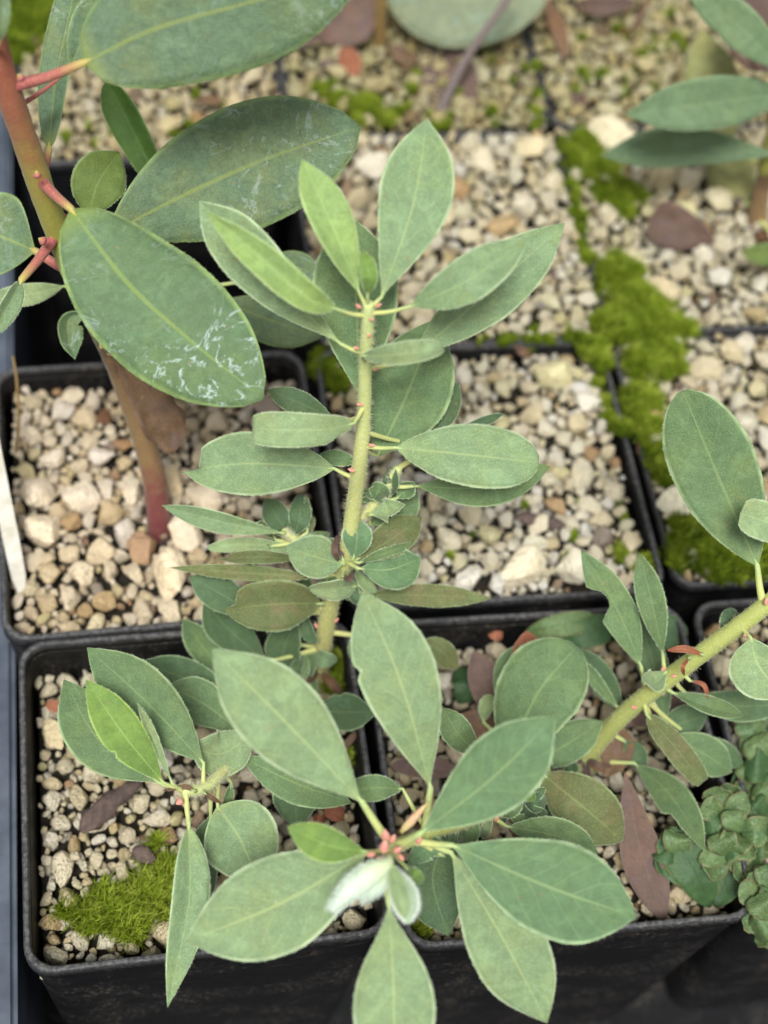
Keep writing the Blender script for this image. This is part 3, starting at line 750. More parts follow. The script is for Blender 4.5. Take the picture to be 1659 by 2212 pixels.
# mid rosette
l('mid', [(800, 1135), (855, 1090), (900, 1050)], 48, (-4, -7), pet=(795, 1105), fold=.1)
l('olive', [(768, 1210), (845, 1165), (910, 1118)], 40, (1, -1), pet=(752, 1190), fold=.12)
l('pale', [(800, 1112), (842, 1112), (875, 1090)], 26, (4, 6), pet=(790, 1108), fold=.5, roll=35, bite=[(1, .5, 1, .4)])
l('mid', [(775, 1216), (830, 1195), (900, 1172)], 11, (3, 3), pet=(750, 1200), fold=.4)
l('blue', [(775, 1228), (842, 1230), (909, 1206)], 48, (5, 7), pet=(748, 1210), fold=.06, m=.58, roll=-10)
l('blue', [(763, 1208), (771, 1165), (768, 1120)], 33, (5, 8), pet=(748, 1205), fold=.08, m=.55)
l('sage', [(742, 1218), (685, 1204), (617, 1180)], 47, (5, 8), pet=(746, 1215), fold=.12, m=.5)
l('dark', [(632, 1168), (600, 1120), (572, 1076)], 28, (-2, -3), pet=(630, 1165), fold=.15)
l('dark', [(634, 1160), (648, 1115), (648, 1065)], 24, (-1, -2), pet=(630, 1160), fold=.15)
l('mid', [(664, 1150), (664, 1110), (661, 1066)], 6, (0, 0), pet=(640, 1165), fold=.5)
l('sage', [(612, 1152), (480, 1128), (350, 1092)], 23, (2, 4), pet=(614, 1148), fold=.25, m=.55, roll=15)
l('pale', [(650, 1190), (540, 1176), (446, 1184)], 15, (-1, 1), pet=(680, 1195), fold=.3, m=.6, p2=.35)
l('olive', [(655, 1208), (560, 1203), (470, 1207)], 15, (1, 2), pet=(690, 1200), fold=.3, bite=[(1, .85, 1, .3)])
l('olive', [(690, 1248), (540, 1238), (367, 1226)], 17, (2, 4), pet=(738, 1240), fold=.3, m=.5)
l('dark', [(560, 1330), (480, 1285), (410, 1244)], 38, (3, 7), pet=(712, 1310), fold=.1)
l('olive', [(694, 1304), (600, 1305), (482, 1316)], 56, (4, 7), pet=(716, 1300), fold=.12, m=.5, bite=[(1, .88, 1, .25)], roll=14, p2=.68)
l('pale', [(770, 1266), (720, 1272), (668, 1272)], 22, (6, 9), pet=(728, 1258), fold=.3, roll=30, m=.4, trunc=.95)
l('olive', [(795, 1285), (920, 1286), (1062, 1293)], 25, (-2, -1), pet=(735, 1250), fold=.12, m=.5)
l('olive', [(900, 1385), (945, 1400), (990, 1446)], 26, (-3, -4), pet=(704, 1360), fold=.15, m=.6)
l('mid', [(770, 1370), (765, 1400), (775, 1440)], 14, (-2, -4), pet=(702, 1365), fold=.2)
l('dark', [(575, 1430), (495, 1360), (440, 1300)], 44, (4, 14), pet=(698, 1395), fold=.1)
l('mid', [(500, 1475), (440, 1400), (395, 1336)], 31, (5, 14), pet=(692, 1440), fold=.1)
l('dark', [(612, 1470), (612, 1405), (641, 1340)], 40, (3, 9), pet=(693, 1425), fold=.1, roll=12)
l('mid', [(640, 1480), (658, 1445), (672, 1404)], 22, (1, 4), pet=(692, 1440), fold=.2)
l('dark', [(675, 1535), (740, 1538), (813, 1538)], 41, (1, 7), pet=(640, 1525), fold=.1)
l('dark', [(520, 1530), (410, 1470), (300, 1430)], 44, (0, 4), pet=(600, 1550), fold=.08)
xr = random.Random(11)
for (cu, cv, n_, R_, pu, pv, z_) in ((610, 1175, 7, 92, 640, 1168, -1), (650, 1310, 5, 98, 708, 1320, -2), (660, 1400, 6, 96, 697, 1395, -1), (845, 1085, 6, 74, 812, 1085, -1), (755, 1215, 6, 92, 745, 1222, -4)):
    for k in range(n_):
        a = xr.uniform(0, 6.283); q = R_ * xr.uniform(.75, 1.25); b0 = .22
        l(xr.choice(('mid', 'dark', 'dark', 'olive', 'sage')), [(cu + q * b0 * math.cos(a), cv + q * b0 * .7 * math.sin(a)), (cu + q * .6 * math.cos(a + .1), cv + q * .55 * math.sin(a + .1)), (cu + q * math.cos(a), cv + q * .85 * math.sin(a))], xr.uniform(12, 20), (z_ - 1 + xr.uniform(0, 2), z_ + xr.uniform(-1, 6)), pet=(pu, pv), fold=xr.uniform(.1, .35), roll=xr.uniform(-30, 30), hairs=.6)
# left side rosette
l('dark', [(600, 1650), (635, 1710), (640, 1790)], 48, (-8, -12), pet=(500, 1645), fold=.08)
l('mid', [(520, 1580), (440, 1520), (360, 1480)], 48, (-3, -4), pet=(545, 1596), fold=.08)
l('mid', [(342, 1690), (215, 1600), (138, 1468)], 62, (-4, -7), pet=(398, 1708), fold=.06)
l('mid', [(440, 1648), (320, 1520), (188, 1399)], 66, (0, 1), pet=(440, 1702), fold=.06, m=.52)
l('lime', [(352, 1690), (268, 1588), (186, 1468)], 46, (3, 7), pet=(396, 1706), fold=.14)
l('pale', [(372, 1692), (333, 1600), (297, 1518)], 11, (4, 9), pet=(396, 1706), fold=.7, m=.55)
l('mid', [(518, 1632), (630, 1688), (760, 1735)], 44, (-1, -1), pet=(500, 1650), fold=.1)
l('pale', [(538, 1592), (480, 1628), (418, 1618)], 50, (12, 19), pet=(545, 1596), fold=.06, cup=-.1, m=.45, p2=.6, trunc=.99)
l('dark', [(455, 1760), (435, 1850), (440, 1975)], 36, (-6, -9), pet=(455, 1690), fold=.1)
l('mid', [(500, 1690), (495, 1720), (485, 1752)], 10, (-4, -7), pet=(485, 1665), fold=.2)
l('sage', [(470, 1742), (520, 1815), (560, 1915)], 84, (-1, -3), pet=(470, 1680), fold=.05, m=.42)
l('sage', [(408, 1785), (408, 1950), (362, 2176)], 41, (3, 8), pet=(402, 1708), fold=.3, m=.42, roll=18, pr=6)
A.bud(388, 1732, 9, 3, 215, mat='pink')
for u, v, r, a in ((775, 662, 9, 140), (817, 660, 9, 30), (802, 690, 7, 0), (770, 752, 8, 160), (797, 725, 7, 60), (778, 874, 9, 170), (803, 962, 9, 0), (760, 1016, 10, 160), (812, 798, 7, 20), (685, 1300, 7, 0), (726, 1340, 8, 40), (683, 1352, 8, 120)):
    A.bud(u, v, r * .52, 2.2, a, L=3.0)
for pts_, in (([(735, 1215), (722, 1190), (728, 1155)],), ([(742, 1212), (735, 1180), (738, 1140)],), ([(740, 1245), (755, 1250), (762, 1235)],)):
    l('dead', pts_, 7, (6, 7), pet=(742, 1222), fold=.4, hairs=0, name='bud_scale')
for i in range(9):
    a = random.uniform(2.6, 6.0); l('brown', [(690, 1450), (690 + 28 * math.cos(a), 1465 - 20 * math.sin(a)), (692 + 52 * math.cos(a), 1475 - 42 * math.sin(a))], random.uniform(7, 12), (4, random.uniform(2, 8)), pet=(690, 1450), fold=.5, hairs=0, name='dry_scale')
l('brown', [(420, 1710), (400, 1700), (350, 1708)], 6, (4, 5), pet=(425, 1706), hairs=0, name='dry_scale')
l('brown', [(440, 1712), (455, 1722), (478, 1735)], 6, (3, 3), pet=(440, 1706), hairs=0, name='dry_scale')

# --- D: shrub with the leaning branch and the rosette hanging over the pot front ---------
D = Plant('small_leaved_shrub', 'sage green shrub with thick leaning branch and large pink-budded rosette over the pot front', 'shrub',
 [[(1262, 1660, -.15, 24), (1285, 1612, -.04, 21), (1345, 1545, .12, 20), (1430, 1476, .28, 20), (1520, 1408, .42, 20), (1610, 1342, .54, 20), (1700, 1270, .66, 19), (1790, 1200, .78, 18)],
  [(1262, 1655, -.14, 15), (1190, 1690, .08, 14), (1110, 1740, .28, 14), (1010, 1775, .44, 14), (930, 1800, .54, 14), (850, 1830, .62, 15), (836, 1842, .66, 11)],
 ], 'olive', 'potted shrubs', hairs=1000)
l = D.leaf
D.pm = 'pet'
l('dark', [(1440, 1560), (1415, 1450), (1375, 1312)], 32, (-8, -10), pet=(1405, 1495), fold=.1)
l('dark', [(1345, 1540), (1300, 1470), (1248, 1398)], 30, (-6, -8), pet=(1340, 1550), fold=.15)
l('mid', [(1335, 1530), (1290, 1475), (1262, 1430)], 14, (-1, -1), pet=(1345, 1548), fold=.4)
l('mid', [(1385, 1440), (1335, 1320), (1255, 1187)], 40, (3, 5), pet=(1400, 1500), fold=.1, bite=[(-1, .50, .74, .15)])
l('mid', [(1432, 1415), (1410, 1310), (1381, 1194)], 31, (2, 4), pet=(1440, 1470), fold=.1, m=.55)
l('mid', [(1636, 1222), (1556, 1040), (1475, 845)], 92, (4, 8), pet=(1650, 1310), fold=.05, m=.6, p2=.58, pr=8, trunc=.993)
l('pale', [(1725, 1160), (1660, 1130), (1600, 1108)], 42, (12, 14), pet=(1690, 1275), fold=.12, m=.6, p2=.3, trunc=.96)
l('soft', [(1622, 1378), (1640, 1440), (1700, 1510)], 66, (5, 6), pet=(1600, 1350), fold=.08, m=.5)
l('dark', [(1562, 1372), (1575, 1345), (1580, 1312)], 20, (-5, -6), pet=(1565, 1375), fold=.2)
l('dark', [(1490, 1505), (1590, 1525), (1710, 1520)], 34, (-6, -8), pet=(1450, 1465), fold=.06)
l('mid', [(1452, 1496), (1530, 1525), (1606, 1546)], 20, (2, 2), pet=(1430, 1478), fold=.3, roll=20)
l('dark', [(1420, 1580), (1475, 1560), (1530, 1545)], 34, (-9, -11), pet=(1390, 1510), fold=.08)
l('dark', [(1490, 1590), (1550, 1625), (1606, 1652)], 30, (-10, -12), pet=(1390, 1515), fold=.1)
l('mid', [(1440, 1590), (1515, 1625), (1582, 1668)], 42, (-5, -7), pet=(1385, 1520), fold=.06)
l('olive', [(1398, 1545), (1455, 1610), (1518, 1690)], 27, (3, 5), pet=(1390, 1512), fold=.15, m=.5, p2=.35, trunc=.97)
l('dark', [(1348, 1600), (1370, 1625), (1396, 1660)], 23, (-3, -4), pet=(1320, 1575), fold=.15)
l('mid', [(1370, 1648), (1450, 1720), (1522, 1838)], 38, (8, 30), pet=(1275, 1640), fold=.1, m=.55, bite=[(1, .62, 1, .6)])
l('pale', [(1440, 1450), (1415, 1475), (1388, 1470)], 24, (5, 8), pet=(1425, 1480), fold=.3, roll=-30, m=.5, trunc=.95)
l('mid', [(1100, 1640), (1160, 1500), (1246, 1396)], 92, (1, 2), pet=(1190, 1690), fold=.05, m=.58, p2=.56, trunc=.992)
l('mid', [(1140, 1660), (1220, 1610), (1303, 1557)], 42, (-2, -2), pet=(1200, 1685), fold=.08)
l('mid', [(1040, 1635), (990, 1585), (956, 1528)], 33, (-3, -1), pet=(1080, 1750), fold=.12)
l('mid', [(1072, 1510), (1096, 1445), (1128, 1392)], 27, (-12, -12), pet=(1190, 1690), fold=.12, m=.5)
l('rust', [(1108, 1425), (1130, 1400), (1150, 1370)], 20, (-11, -11), pet=(1190, 1690), fold=.2, m=.5, p2=.4, hairs=0, trunc=.9, name='withered_tip')
l('olive', [(1172, 1672), (1262, 1745), (1346, 1817)], 66, (1, 2), pet=(1160, 1705), fold=.06, m=.5, p2=.68)
l('dark', [(1185, 1700), (1195, 1750), (1210, 1795)], 30, (-8, -9), pet=(1160, 1705), fold=.1)
l('mid', [(1095, 1785), (1200, 1805), (1292, 1843)], 40, (2, 1), pet=(1060, 1760), fold=.12)
l('lime', [(1112, 1695), (1132, 1710), (1158, 1728)], 15, (1, 2), pet=(1100, 1745), fold=.3, hairs=.5)
l('mid', [(1080, 1760), (1105, 1745), (1118, 1715)], 20, (0, 0), pet=(1080, 1755), fold=.2)
l('mid', [(1100, 1760), (1130, 1775), (1165, 1790)], 16, (-3, -4), pet=(1080, 1755), fold=.2)
l('pale', [(1062, 1765), (1050, 1790), (1040, 1812)], 11, (0, 0), pet=(1060, 1760), fold=.3)
l('pale', [(1044, 1560), (1050, 1525), (1062, 1500)], 16, (-13, -13), pet=(1190, 1690), fold=.2)
xr = random.Random(12)
for (cu, cv, n_, R_, pu, pv) in ((1110, 1735, 9, 66, 1110, 1740), (1210, 1680, 7, 60, 1200, 1686)):
    for k in range(n_):
        a = xr.uniform(0, 6.283); q = R_ * xr.uniform(.75, 1.3); b0 = .2
        l(xr.choice(('mid', 'dark', 'dark', 'olive')), [(cu + q * b0 * math.cos(a), cv + q * b0 * .7 * math.sin(a)), (cu + q * .6 * math.cos(a + .1), cv + q * .55 * math.sin(a + .1)), (cu + q * math.cos(a), cv + q * .85 * math.sin(a))], xr.uniform(12, 22), (-3 + xr.uniform(0, 2), -2 + xr.uniform(-1, 6)), pet=(pu, pv), fold=xr.uniform(.1, .35), roll=xr.uniform(-30, 30), hairs=.6)
# big rosette
l('dark', [(990, 1780), (935, 1890), (968, 2022)], 64, (-6, -10), pet=(960, 1790), fold=.06, m=.55)
l('mid', [(1010, 1760), (1012, 1790), (1005, 1830)], 26, (-5, -7), pet=(1000, 1778), fold=.1)
l('mid', [(870, 1704), (810, 1702), (740, 1712)], 29, (-6, -7), pet=(930, 1798), fold=.12)
l('blue', [(960, 1850), (930, 1830), (880, 1865)], 26, (-4, -6), pet=(900, 1810), fold=.1)
l('soft', [(975, 1842), (1085, 2025), (1182, 2210)], 84, (1, 5), pet=(905, 1808), fold=.06, m=.55, pr=8)
l('soft', [(930, 1702), (868, 1480), (782, 1277)], 86, (3, 7), pet=(915, 1805), fold=.07, m=.55, pr=9, bite=[(-1, .60, .68, .86)])
l('soft', [(782, 1732), (625, 1568), (459, 1402)], 92, (5, 11), pet=(850, 1828), fold=.07, m=.54, pr=9)
l('blue', [(978, 1826), (1180, 1914), (1375, 1981)], 104, (4, 8), pet=(890, 1814), fold=.06, m=.55, p2=.72, pr=8)
l('soft', [(788, 1846), (605, 1952), (402, 2034)], 104, (4, 6), pet=(848, 1832), fold=.06, m=.5, p2=.76)
l('blue', [(908, 1800), (1062, 1682), (1198, 1549)], 82, (7, 14), pet=(855, 1828), fold=.08, m=.55, pr=9)
l('soft', [(840, 1950), (850, 2130), (852, 2340)], 90, (6, 9), pet=(842, 1850), fold=.1, m=.6, pr=9)
l('lime', [(792, 1840), (710, 1826), (620, 1785)], 38, (7, 10), pet=(845, 1834), fold=.16, m=.55)
l('lime', [(878, 1875), (895, 1890), (913, 1908)], 14, (6, 7), pet=(850, 1838), fold=.3, hairs=.5)
D.woolly([(842, 1862), (800, 1888), (752, 1925), (716, 1968)], 27, 9)
D.woolly([(838, 1878), (812, 1912), (778, 1942)], 20, 7)
l('white', [(848, 1868), (872, 1930), (884, 1998)], 28, (9, 12), pet=(842, 1842), fold=.35, m=.55, hairs=4, hairlen=2.5)
l('pale', [(845, 1862), (862, 1925), (876, 1985)], 20, (9.6, 12.6), pet=(842, 1842), fold=.4, m=.5, hairs=.5)
for u, v, r, a in ((833, 1805, 13, 100), (830, 1830, 16, 80), (802, 1846, 10, 190), (858, 1836, 11, 30), (905, 1816, 9, 60), (866, 1852, 9, 320), (928, 1728, 9, 90), (818, 1856, 9, 200), (848, 1812, 10, 60)):
    D.bud(u, v, r * .74, 6.5, a, L=2.4)
D.bud(893, 1768, 10, 5.5, 48, L=8, mat='pinkpet', name='bud_stalk')
for u, v, r, a in ((1432, 1445, 7, 60), (1455, 1460, 7, 0), (1370, 1528, 7, 160), (1612, 1372, 8, 0), (1655, 1300, 9, 80), (1072, 1768, 8, 60), (1155, 1668, 7, 160)):
    D.bud(u, v, r * .6, 3.4, a, L=2.8)
l('rust', [(1520, 1415), (1480, 1402), (1440, 1405)], 8, (5, 6), pet=(1515, 1410), fold=.4, hairs=0, name='bud_scale')
l('rust', [(1490, 1420), (1475, 1440), (1478, 1460)], 5, (4, 4), pet=(1495, 1425), fold=.4, hairs=0, name='bud_scale')
l('rust', [(1490, 1470), (1520, 1480), (1530, 1510)], 5, (2, 2), pet=(1470, 1448), fold=.4, hairs=0, name='bud_scale')
for i in range(14):
    a = random.uniform(2.3, 7.2); l(random.choice(('brown', 'dead')), [(1264, 1640), (1258 + 35 * math.cos(a), 1655 - 22 * math.sin(a)), (1255 + 70 * math.cos(a), 1662 - 34 * math.sin(a))], random.uniform(6, 13), (3, random.uniform(0, 6)), pet=(1266, 1645), fold=.5, hairs=0, name='dry_scale')

# --- F: broad leaved shrub with the red stem ----------------------------------------
Fp = Plant('broad_leaved_shrub', 'broad-leaved shrub with thick reddish stem and white-scaled green leaves', 'shrub',
 [[(346, 1142, -.10, 28), (334, 1040, .08, 26), (308, 940, .24, 25), (272, 840, .40, 24), (240, 760, .54, 24), (188, 645, .74, 29), (142, 545, .90, 28), (96, 425, 1.10, 28), (60, 320, 1.26, 29), (24, 215, 1.42, 28), (0, 120, 1.55, 25), (-14, 40, 1.66, 20)]],
 'red', 'potted shrubs')
Fp.pm = 'redpet'; l = Fp.leaf
l('glauc', [(478, 648), (580, 690), (700, 728)], 52, (-10, -16), pet=(190, 650), fold=.05, pm='pet')
l('glauc', [(556, 604), (625, 578), (700, 596)], 36, (-12, -16), pet=(190, 650), fold=.05, pm='pet')
l('blade', [(348, 408), (288, 285), (230, 172)], 36, (-16, -14), pet=(152, 565), fold=.3, roll=20, p2=.35)
l('under', [(190, 470), (212, 395), (258, 328)], 58, (-9, -11), pet=(110, 460), fold=.12, m=.5)
l('glauc', [(235, 505), (400, 420), (570, 345), (780, 273)], 132, (-6, -12), pet=(120, 490), fold=.04, m=.6, p2=.52, pr=10)
l('glauc', [(106, 322), (120, 170), (152, 20), (170, -80)], 34, (-3, 0), pet=(86, 395), fold=.3, roll=30, m=.5, p2=.4, pr=10)
l('glauc', [(150, 150), (190, 60), (230, -30)], 40, (-9, -9), pet=(30, 230), fold=.1)
l('glauc', [(180, 136), (335, 62), (540, 5), (775, -60)], 138, (6, 10), pet=(26, 192), fold=.05, m=.52, p2=.45, pr=12, wave=.03)
l('glauc', [(76, 542), (0, 510), (-110, 470)], 92, (-2, -3), pet=(150, 590), fold=.06, m=.5, pr=11)
l('pale', [(140, 618), (60, 636), (-40, 650)], 24, (-7, -8), pet=(180, 630), fold=.25, pm='pet')
l('sage', [(47, 604), (22, 655), (-25, 735)], 22, (9, 11), pet=(120, 505), fold=.3, roll=20, pr=11)
l('glauc', [(196, 672), (150, 690), (150, 735), (162, 776)], 26, (3, 6), pet=(200, 675), fold=.4, pm='pet', roll=20)
l('brown', [(252, 762), (328, 858), (374, 982)], 50, (1, -2), pet=(246, 770), fold=.12, m=.62, p2=.5, hairs=0, wave=.22, pm='bark', crumple=.28, bite=[(-1, .55, .66, .8), (1, .84, .95, .75), (-1, .88, .97, .7)])
l('scald', [(154, 452), (275, 610), (405, 730), (568, 862)], 138, (8, 14), pet=(80, 385), fold=.04, m=.52, p2=.52, pr=11, wave=.03)
for u, v, r, a in ((80, 378, 9, 100), (45, 168, 10, 130), (92, 520, 10, 150), (240, 762, 9, 200)):
    Fp.bud(u, v, r, 8, a, mat='redpet')
l('glauc', [(-6, 100), (4, 40), (12, -40)], 16, (8, 9), pet=(-4, 105), fold=.3)
for i in range(8):
    a = random.uniform(0, 6.28); l('brown', [(218, 708 + i * 6), (232 + 12 * math.cos(a), 716 + i * 6), (246 + 18 * math.cos(a), 720 + i * 7)], 8, (7, 8), pet=(220, 715), fold=.4, hairs=0, name='dry_scale')

# --- back plants ---------------------------------------------------------------------
G = Plant('narrow_leaved_shrub', 'shrub with smooth narrow leaves and red-brown stem beside the dead triangular leaf', 'shrub',
 [[(1632, 505, -.04, 24), (1640, 440, .10, 20), (1655, 370, .25, 18), (1672, 280, .45, 17), (1690, 180, .66, 16), (1705, 90, .85, 15)]], 'red', 'potted shrubs')
G.pm = 'pet'; l = G.leaf
l('yellow', [(1612, 440), (1580, 370), (1545, 290)], 52, (-6, -9), pet=(1640, 440), fold=.08, m=.5, pr=8)
l('yellow', [(1560, 330), (1540, 200), (1515, 62)], 62, (-10, -16), pet=(1660, 350), fold=.05, m=.45)
l('dead', [(1690, 150), (1640, 70), (1600, -20)], 60, (-18, -22), pet=(1690, 180), fold=.05, hairs=0)
l('dead', [(1560, 10), (1620, 90), (1690, 150)], 46, (-16, -16), pet=(1690, 180), fold=.05, hairs=0)
l('dull', [(1690, 335), (1480, 316), (1298, 336)], 43, (2, 4), pet=(1668, 310), fold=.06, m=.55, hairs=.3)
l('dull', [(1720, 200), (1540, 222), (1350, 248)], 56, (4, 10), pet=(1690, 190), fold=.06, m=.5, hairs=.3)
l('dull', [(1690, 150), (1600, 60), (1470, -50)], 44, (8, 12), pet=(1700, 130), fold=.15, m=.5, hairs=.3)
l('under', [(1720, 545), (1660, 550), (1600, 545)], 24, (22, 26), pet=(1640, 470), fold=.1, hairs=.3)
K = Plant('brown_stem_seedling', 'thin ochre stemmed seedling with pale grey-green leaf and dark purple leaf', 'seedling',
 [[(820, 125, -.04, 15), (821, 60, .10, 14), (823, -10, .25, 13), (824, -60, .35, 12)]], 'ochre', 'potted shrubs')
l = K.leaf
l('dead', [(815, -20), (760, 30), (690, 90)], 60, (-6, -8), pet=(823, -10), fold=.08, hairs=0, pm='bark')
l('grey', [(840, -60), (980, 0), (1190, -30)], 98, (-6, -9), pet=(824, -50), fold=.05, m=.5, p2=.45, hairs=.2)
# loose litter and dead leaves
loose('dead_leaf', 'round dark purple dead leaf under the leaning grey twig', 'dead leaf', 'dead', [(950, 105), (956, 180), (955, 300)], 74, .02, (1, 17), m=.45, p2=.45)
loose('dead_leaf', 'triangular purple brown dead leaf on pale gravel', 'dead leaf', 'dead', [(1545, 520), (1480, 500), (1405, 470)], 48, .05, (1, 3), m=.75, p2=.3)
loose('dead_leaf', 'brown dead leaf hanging near the back rim corner', 'dead leaf', 'brown', [(1180, -10), (1205, 60), (1225, 130)], 18, .1, (2, 8))
loose('dead_leaf', 'long purple brown dead leaf hanging beside the liverwort', 'dead leaf', 'dead', [(1350, 1668), (1375, 1800), (1400, 1890), (1436, 1992)], 46, .03, (5, 8), m=.55, fold=.12)
loose('dead_leaf', 'smooth mauve dead leaf behind the red tipped leaf', 'dead leaf', 'dead', [(1075, 1560), (1050, 1480), (1025, 1405)], 36, -.08, (3, 6))
loose('dead_leaf', 'brown dead leaf beside the small pointed green leaf', 'dead leaf', 'brown', [(1075, 1570), (1040, 1570), (985, 1548)], 34, -.06, (3, 3))
loose('dead_leaf', 'dark brown dead leaf lying across the pot rims', 'dead leaf', 'dead', [(1000, 1668), (920, 1655), (842, 1655)], 26, -.02, (2, 2))
loose('dead_leaf', 'reddish brown dead leaf under the thick leaning branch', 'dead leaf', 'dead', [(1330, 1560), (1430, 1530), (1560, 1492)], 26, -.06, (2, 2), m=.4)
loose('dead_leaf', 'mauve dead leaf at the foot of the leaning branch', 'dead leaf', 'brown', [(1310, 1680), (1335, 1620), (1345, 1570)], 34, -.10, (2, 2))
loose('dead_leaf', 'rust red leaf bit in the moss', 'dead leaf', 'rust', [(1380, 960), (1400, 975), (1420, 985)], 24, .01, m=.5, p2=.4)
loose('dead_leaf', 'rust red leaf bit by the brown stemmed seedling', 'dead leaf', 'rust', [(735, 105), (755, 130), (775, 165)], 24, .04, (3, 9))
loose('dead_leaf', 'brown strip of dead leaf beside the two touching pot rims', 'dead leaf', 'brown', [(775, 1575), (755, 1600), (735, 1625)], 8, -.06, (1, 1))
for u, v, r, lb in ((115, 1525, 16, 'small rust red flake by the big white stone'), (722, 1755, 22, 'round rust red flake under the small bright leaf of the rosette'), (1070, 1370, 16, 'rust red flake on gravel below the black gap between pots'), (690, 1770, 13, 'tiny rust flake beside a larger round rust flake')):
    loose('rust_chip', lb, 'litter', 'rust', [(u - r, v - r * .3), (u, v), (u + r, v + r * .3)], r * .8, -.135 if v > 1400 else -.1, (1, 1), 'rust red flakes', m=.5, p2=.4)
loose('dead_leaf', 'dark maroon dead leaf lying along the far edge beside the brown hanging leaf', 'dead leaf', 'dead', [(1240, 5), (1300, 14), (1380, 2)], 20, .06, (3, 3), m=.5)
loose('dead_leaf', 'curled brown dead leaf by the thin ochre seedling stem', 'dead leaf', 'brown', [(845, 95), (870, 120), (905, 128)], 18, .05, (3, 6))
loose('dead_leaf', 'narrow maroon dead leaf left of the ochre seedling stem', 'dead leaf', 'dead', [(600, 100), (640, 82), (700, 78)], 22, .06, (3, 4))
loose('dead_leaf', 'small dark dead leaf beside the big white back stone', 'dead leaf', 'dead', [(1235, 200), (1250, 215), (1270, 232)], 14, .05, (2, 4))
loose('dead_leaf', 'thin brown dead leaf on the yellowish gravel behind the empty cell', 'dead leaf', 'brown', [(420, 218), (450, 214), (485, 222)], 10, .05, (2, 3))
loose('dead_leaf', 'torn brown leaf scrap near the rear seam of the cream gravel pot', 'dead leaf', 'brown', [(1110, 745), (1130, 760), (1150, 770)], 10, .0, (2, 3))
def chip(label, pts, w, z, grp=None):
    P = [at(u, v, z) + Vector((0, 0, .0012)) for u, v in pts]; P = [Vector(x) for x in catmull([p[:] for p in P], 9)]
    r = [w * project(P[0])[2] / F * f for f in (.3, .75, 1, .9, 1.05, .9, .8, .6, .25)]
    V, Fc, T = tube(P, r, 9, .5, w)
    c = sum(P, Vector()) / len(P); V = [Vector((v.x, v.y, c.z + (v.z - c.z) * .5)) for v in V]
    o = finish('bark_chip', V, Fc, M_bark, None, origin=P[0]); tag(o, label, 'bark chip', grp)
chip('long grey bark chip on gravel under the left rosette', [(175, 1800), (225, 1750), (305, 1690)], 26, -.14)
chip('grey elongated wood chip on the cream gravel', [(1110, 1120), (1165, 1130), (1220, 1140)], 17, -.03)
chip('small dark bark piece by the bushy shrub\'s moss', [(290, 1835), (310, 1850), (335, 1860)], 20, -.13)
chip('dark bark bit beside the stem of the narrow-leaved shrub', [(1590, 490), (1620, 500), (1655, 510)], 20, -.02)
chip('blackish wood bit among the mossy back gravel', [(1100, 150), (1112, 172), (1120, 190)], 12, .02)
chip('dark crumb of bark near the rust red leaf bit at the back', [(690, 140), (715, 150), (735, 150)], 16, .02)
chip('black wood crumb below the triangular dead leaf', [(1585, 430), (1600, 440), (1620, 445)], 14, .02)
chip('dark debris between the gravel and the broad moss strip', [(1185, 590), (1200, 600), (1215, 605)], 22, -.02)
def twig(name, label, cat, nodes, mat):
    raw = [(u, v, depth_z(u, v, z), r) for u, v, z, r in nodes]; sm = catmull(raw, 24)
    P = [pt(q[0], q[1], q[2]) for q in sm]; V, Fc, A_ = tube(P, [q[3] * q[2] / F for q in sm], 9, .2, nodes[0][0])
    tag(finish(name, V, Fc, SM[mat], None, {'tt': A_}, origin=P[0]), label, cat)
twig('dry_twig', 'grey dry twig leaning over the round dead leaf', 'twig', [(940, 270, -.03, 13), (962, 215, .05, 11), (1005, 130, .18, 10), (1060, 50, .32, 9), (1120, -40, .46, 9)], 'twig')
twig('dry_twig', 'short dark twig standing in the mossy back gravel', 'twig', [(1345, 125, -.04, 6), (1370, 60, .06, 6), (1400, 0, .16, 5), (1420, -40, .22, 5)], 'bark')
twig('dry_stalk', 'thin straw stalk against the pot wall beside the label stake', 'stalk', [(35, 985, -.08, 4), (40, 900, .06, 3.5), (36, 820, .18, 3), (28, 770, .24, 2)], 'ochre')
# label stake
P0, P1 = at(50, 1294, -.11), at(-34, 880, .32)
ax = (P1 - P0); sdv = ax.normalized().cross((CAM - P0).normalized()).normalized(); nr = sdv.cross(ax.normalized())
wd = 17 * project(P0)[2] / F
V = []
for t, f in ((0, .25), (.12, .9), (.3, 1), (1, 1)):
    for sgn in (-1, 1):
        for k in (-1, 1): V.append(P0 + ax * t + sdv * sgn * wd * f + nr * k * .0004)
Fc = []
for i in range(3):
    a = i * 4; b = a + 4
    for (p, q) in ((0, 1), (1, 3), (3, 2), (2, 0)): Fc.append((a + p, a + q, b + q, b + p))
Fc += [(0, 2, 3, 1), (12, 13, 15, 14)]
tag(finish('plant_label', V, Fc, M_label, None, smooth=False, origin=P0), 'weathered white plastic label stake at the side of the red-stemmed shrub\'s pot', 'plant label')

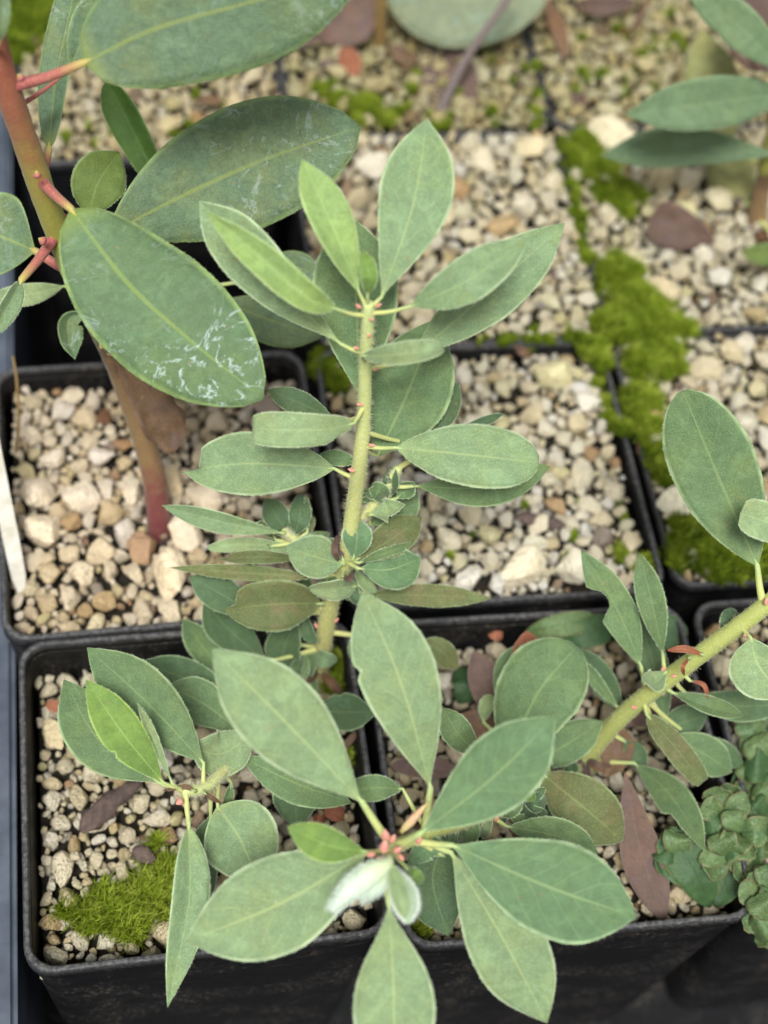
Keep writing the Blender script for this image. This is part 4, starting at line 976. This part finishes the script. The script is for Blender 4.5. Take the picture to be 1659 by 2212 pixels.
# --- liverwort ------------------------------------------------------------------------
def liverwort(label, cu, cv, z, lobes):
    root = empty('liverwort', at(cu, cv, z)); tag(root, label, 'liverwort', 'liverwort growing on the pots')
    for (mat, spine, w_, dd) in lobes:
        o = blade(root, mat, spine, w_, depth_z(cu, cv, z), dd, m=.66, p2=.36, fold=.0, cup=random.uniform(-.02, .12), wave=.13, name='lobe', th=.0006, hairs=.5, trunc=.985, bite=[(1, .9, 1, random.uniform(.5, 1)), (-1, .93, 1, random.uniform(.5, 1))])
        del o['_b'], o['_t']
def fan(cu, cv, R, n, a0, a1, w_, mats, d0=0, d1=3):
    out = []
    for i in range(n):
        a = math.radians(a0 + (a1 - a0) * i / max(1, n - 1) + random.uniform(-6, 6)); r = R * random.uniform(.85, 1.1)
        out.append((random.choice(mats), [(cu, cv), (cu + r * .55 * math.cos(a + .12), cv - r * .55 * math.sin(a + .12)), (cu + r * math.cos(a), cv - r * math.sin(a))], w_ * random.uniform(.85, 1.15), (d0, d1 + random.uniform(-1, 2))))
    return out
random.seed(21)
def cluster(centres, R, w_, mats):
    out = []
    for k, (u, v, a0, a1, d0) in enumerate(centres):
        out += fan(u, v, R * 1.15 * random.uniform(.85, 1.15), 5, a0, a1, w_ * 1.2, mats, d0, d0 + .5)
    return out
liverwort('large curly green liverwort rosette spreading over the pot rims', 1545, 1920, -.07,
 [('liverd', [(1535, 1960), (1500, 1880), (1440, 1790)], 50, (-1, 1)), ('liverd', [(1545, 1960), (1580, 1870), (1610, 1790)], 56, (-1, 1)), ('liverd', [(1538, 1950), (1520, 1860), (1510, 1760)], 46, (0, 2))]
 + cluster([(1470, 1850, 90, 230, 0), (1565, 1755, 20, 200, 1), (1600, 1800, 0, 220, 2), (1575, 1850, 20, 200, 3), (1630, 1860, 60, 280, 2)], 50, 25, ['liver', 'liver', 'liverd']))
liverwort('crowded curly liverwort in the end pot beside the thick branch', 1670, 1700, -.05,
 cluster([(1650, 1600, 80, 280, 0), (1680, 1650, 90, 270, 2), (1640, 1690, 70, 270, 3), (1690, 1730, 90, 270, 4), (1660, 1770, 90, 270, 5)], 62, 28, ['liver', 'liver', 'liverd']))
liverwort('pale liverwort clump with brown edge by the pot front corner', 1660, 1960, -.02, cluster([(1670, 1930, 90, 270, 2), (1680, 1985, 90, 260, 3)], 56, 26, ['liver']))
liverwort('flat dark liverwort along the back rim under the bitten leaf', 1210, 1370, -.08,
 [('liverd', [(1130, 1390), (1180, 1370), (1250, 1350)], 36, (2, 3)), ('liverd', [(1200, 1400), (1260, 1370), (1330, 1350)], 34, (2, 3)), ('liver', [(1130, 1370), (1200, 1352), (1290, 1340)], 26, (3, 4)), ('liverd', [(1400, 1400), (1440, 1370), (1470, 1340)], 34, (1, 2)), ('liverd', [(990, 1520), (1010, 1480), (1000, 1440)], 36, (10, 7))])
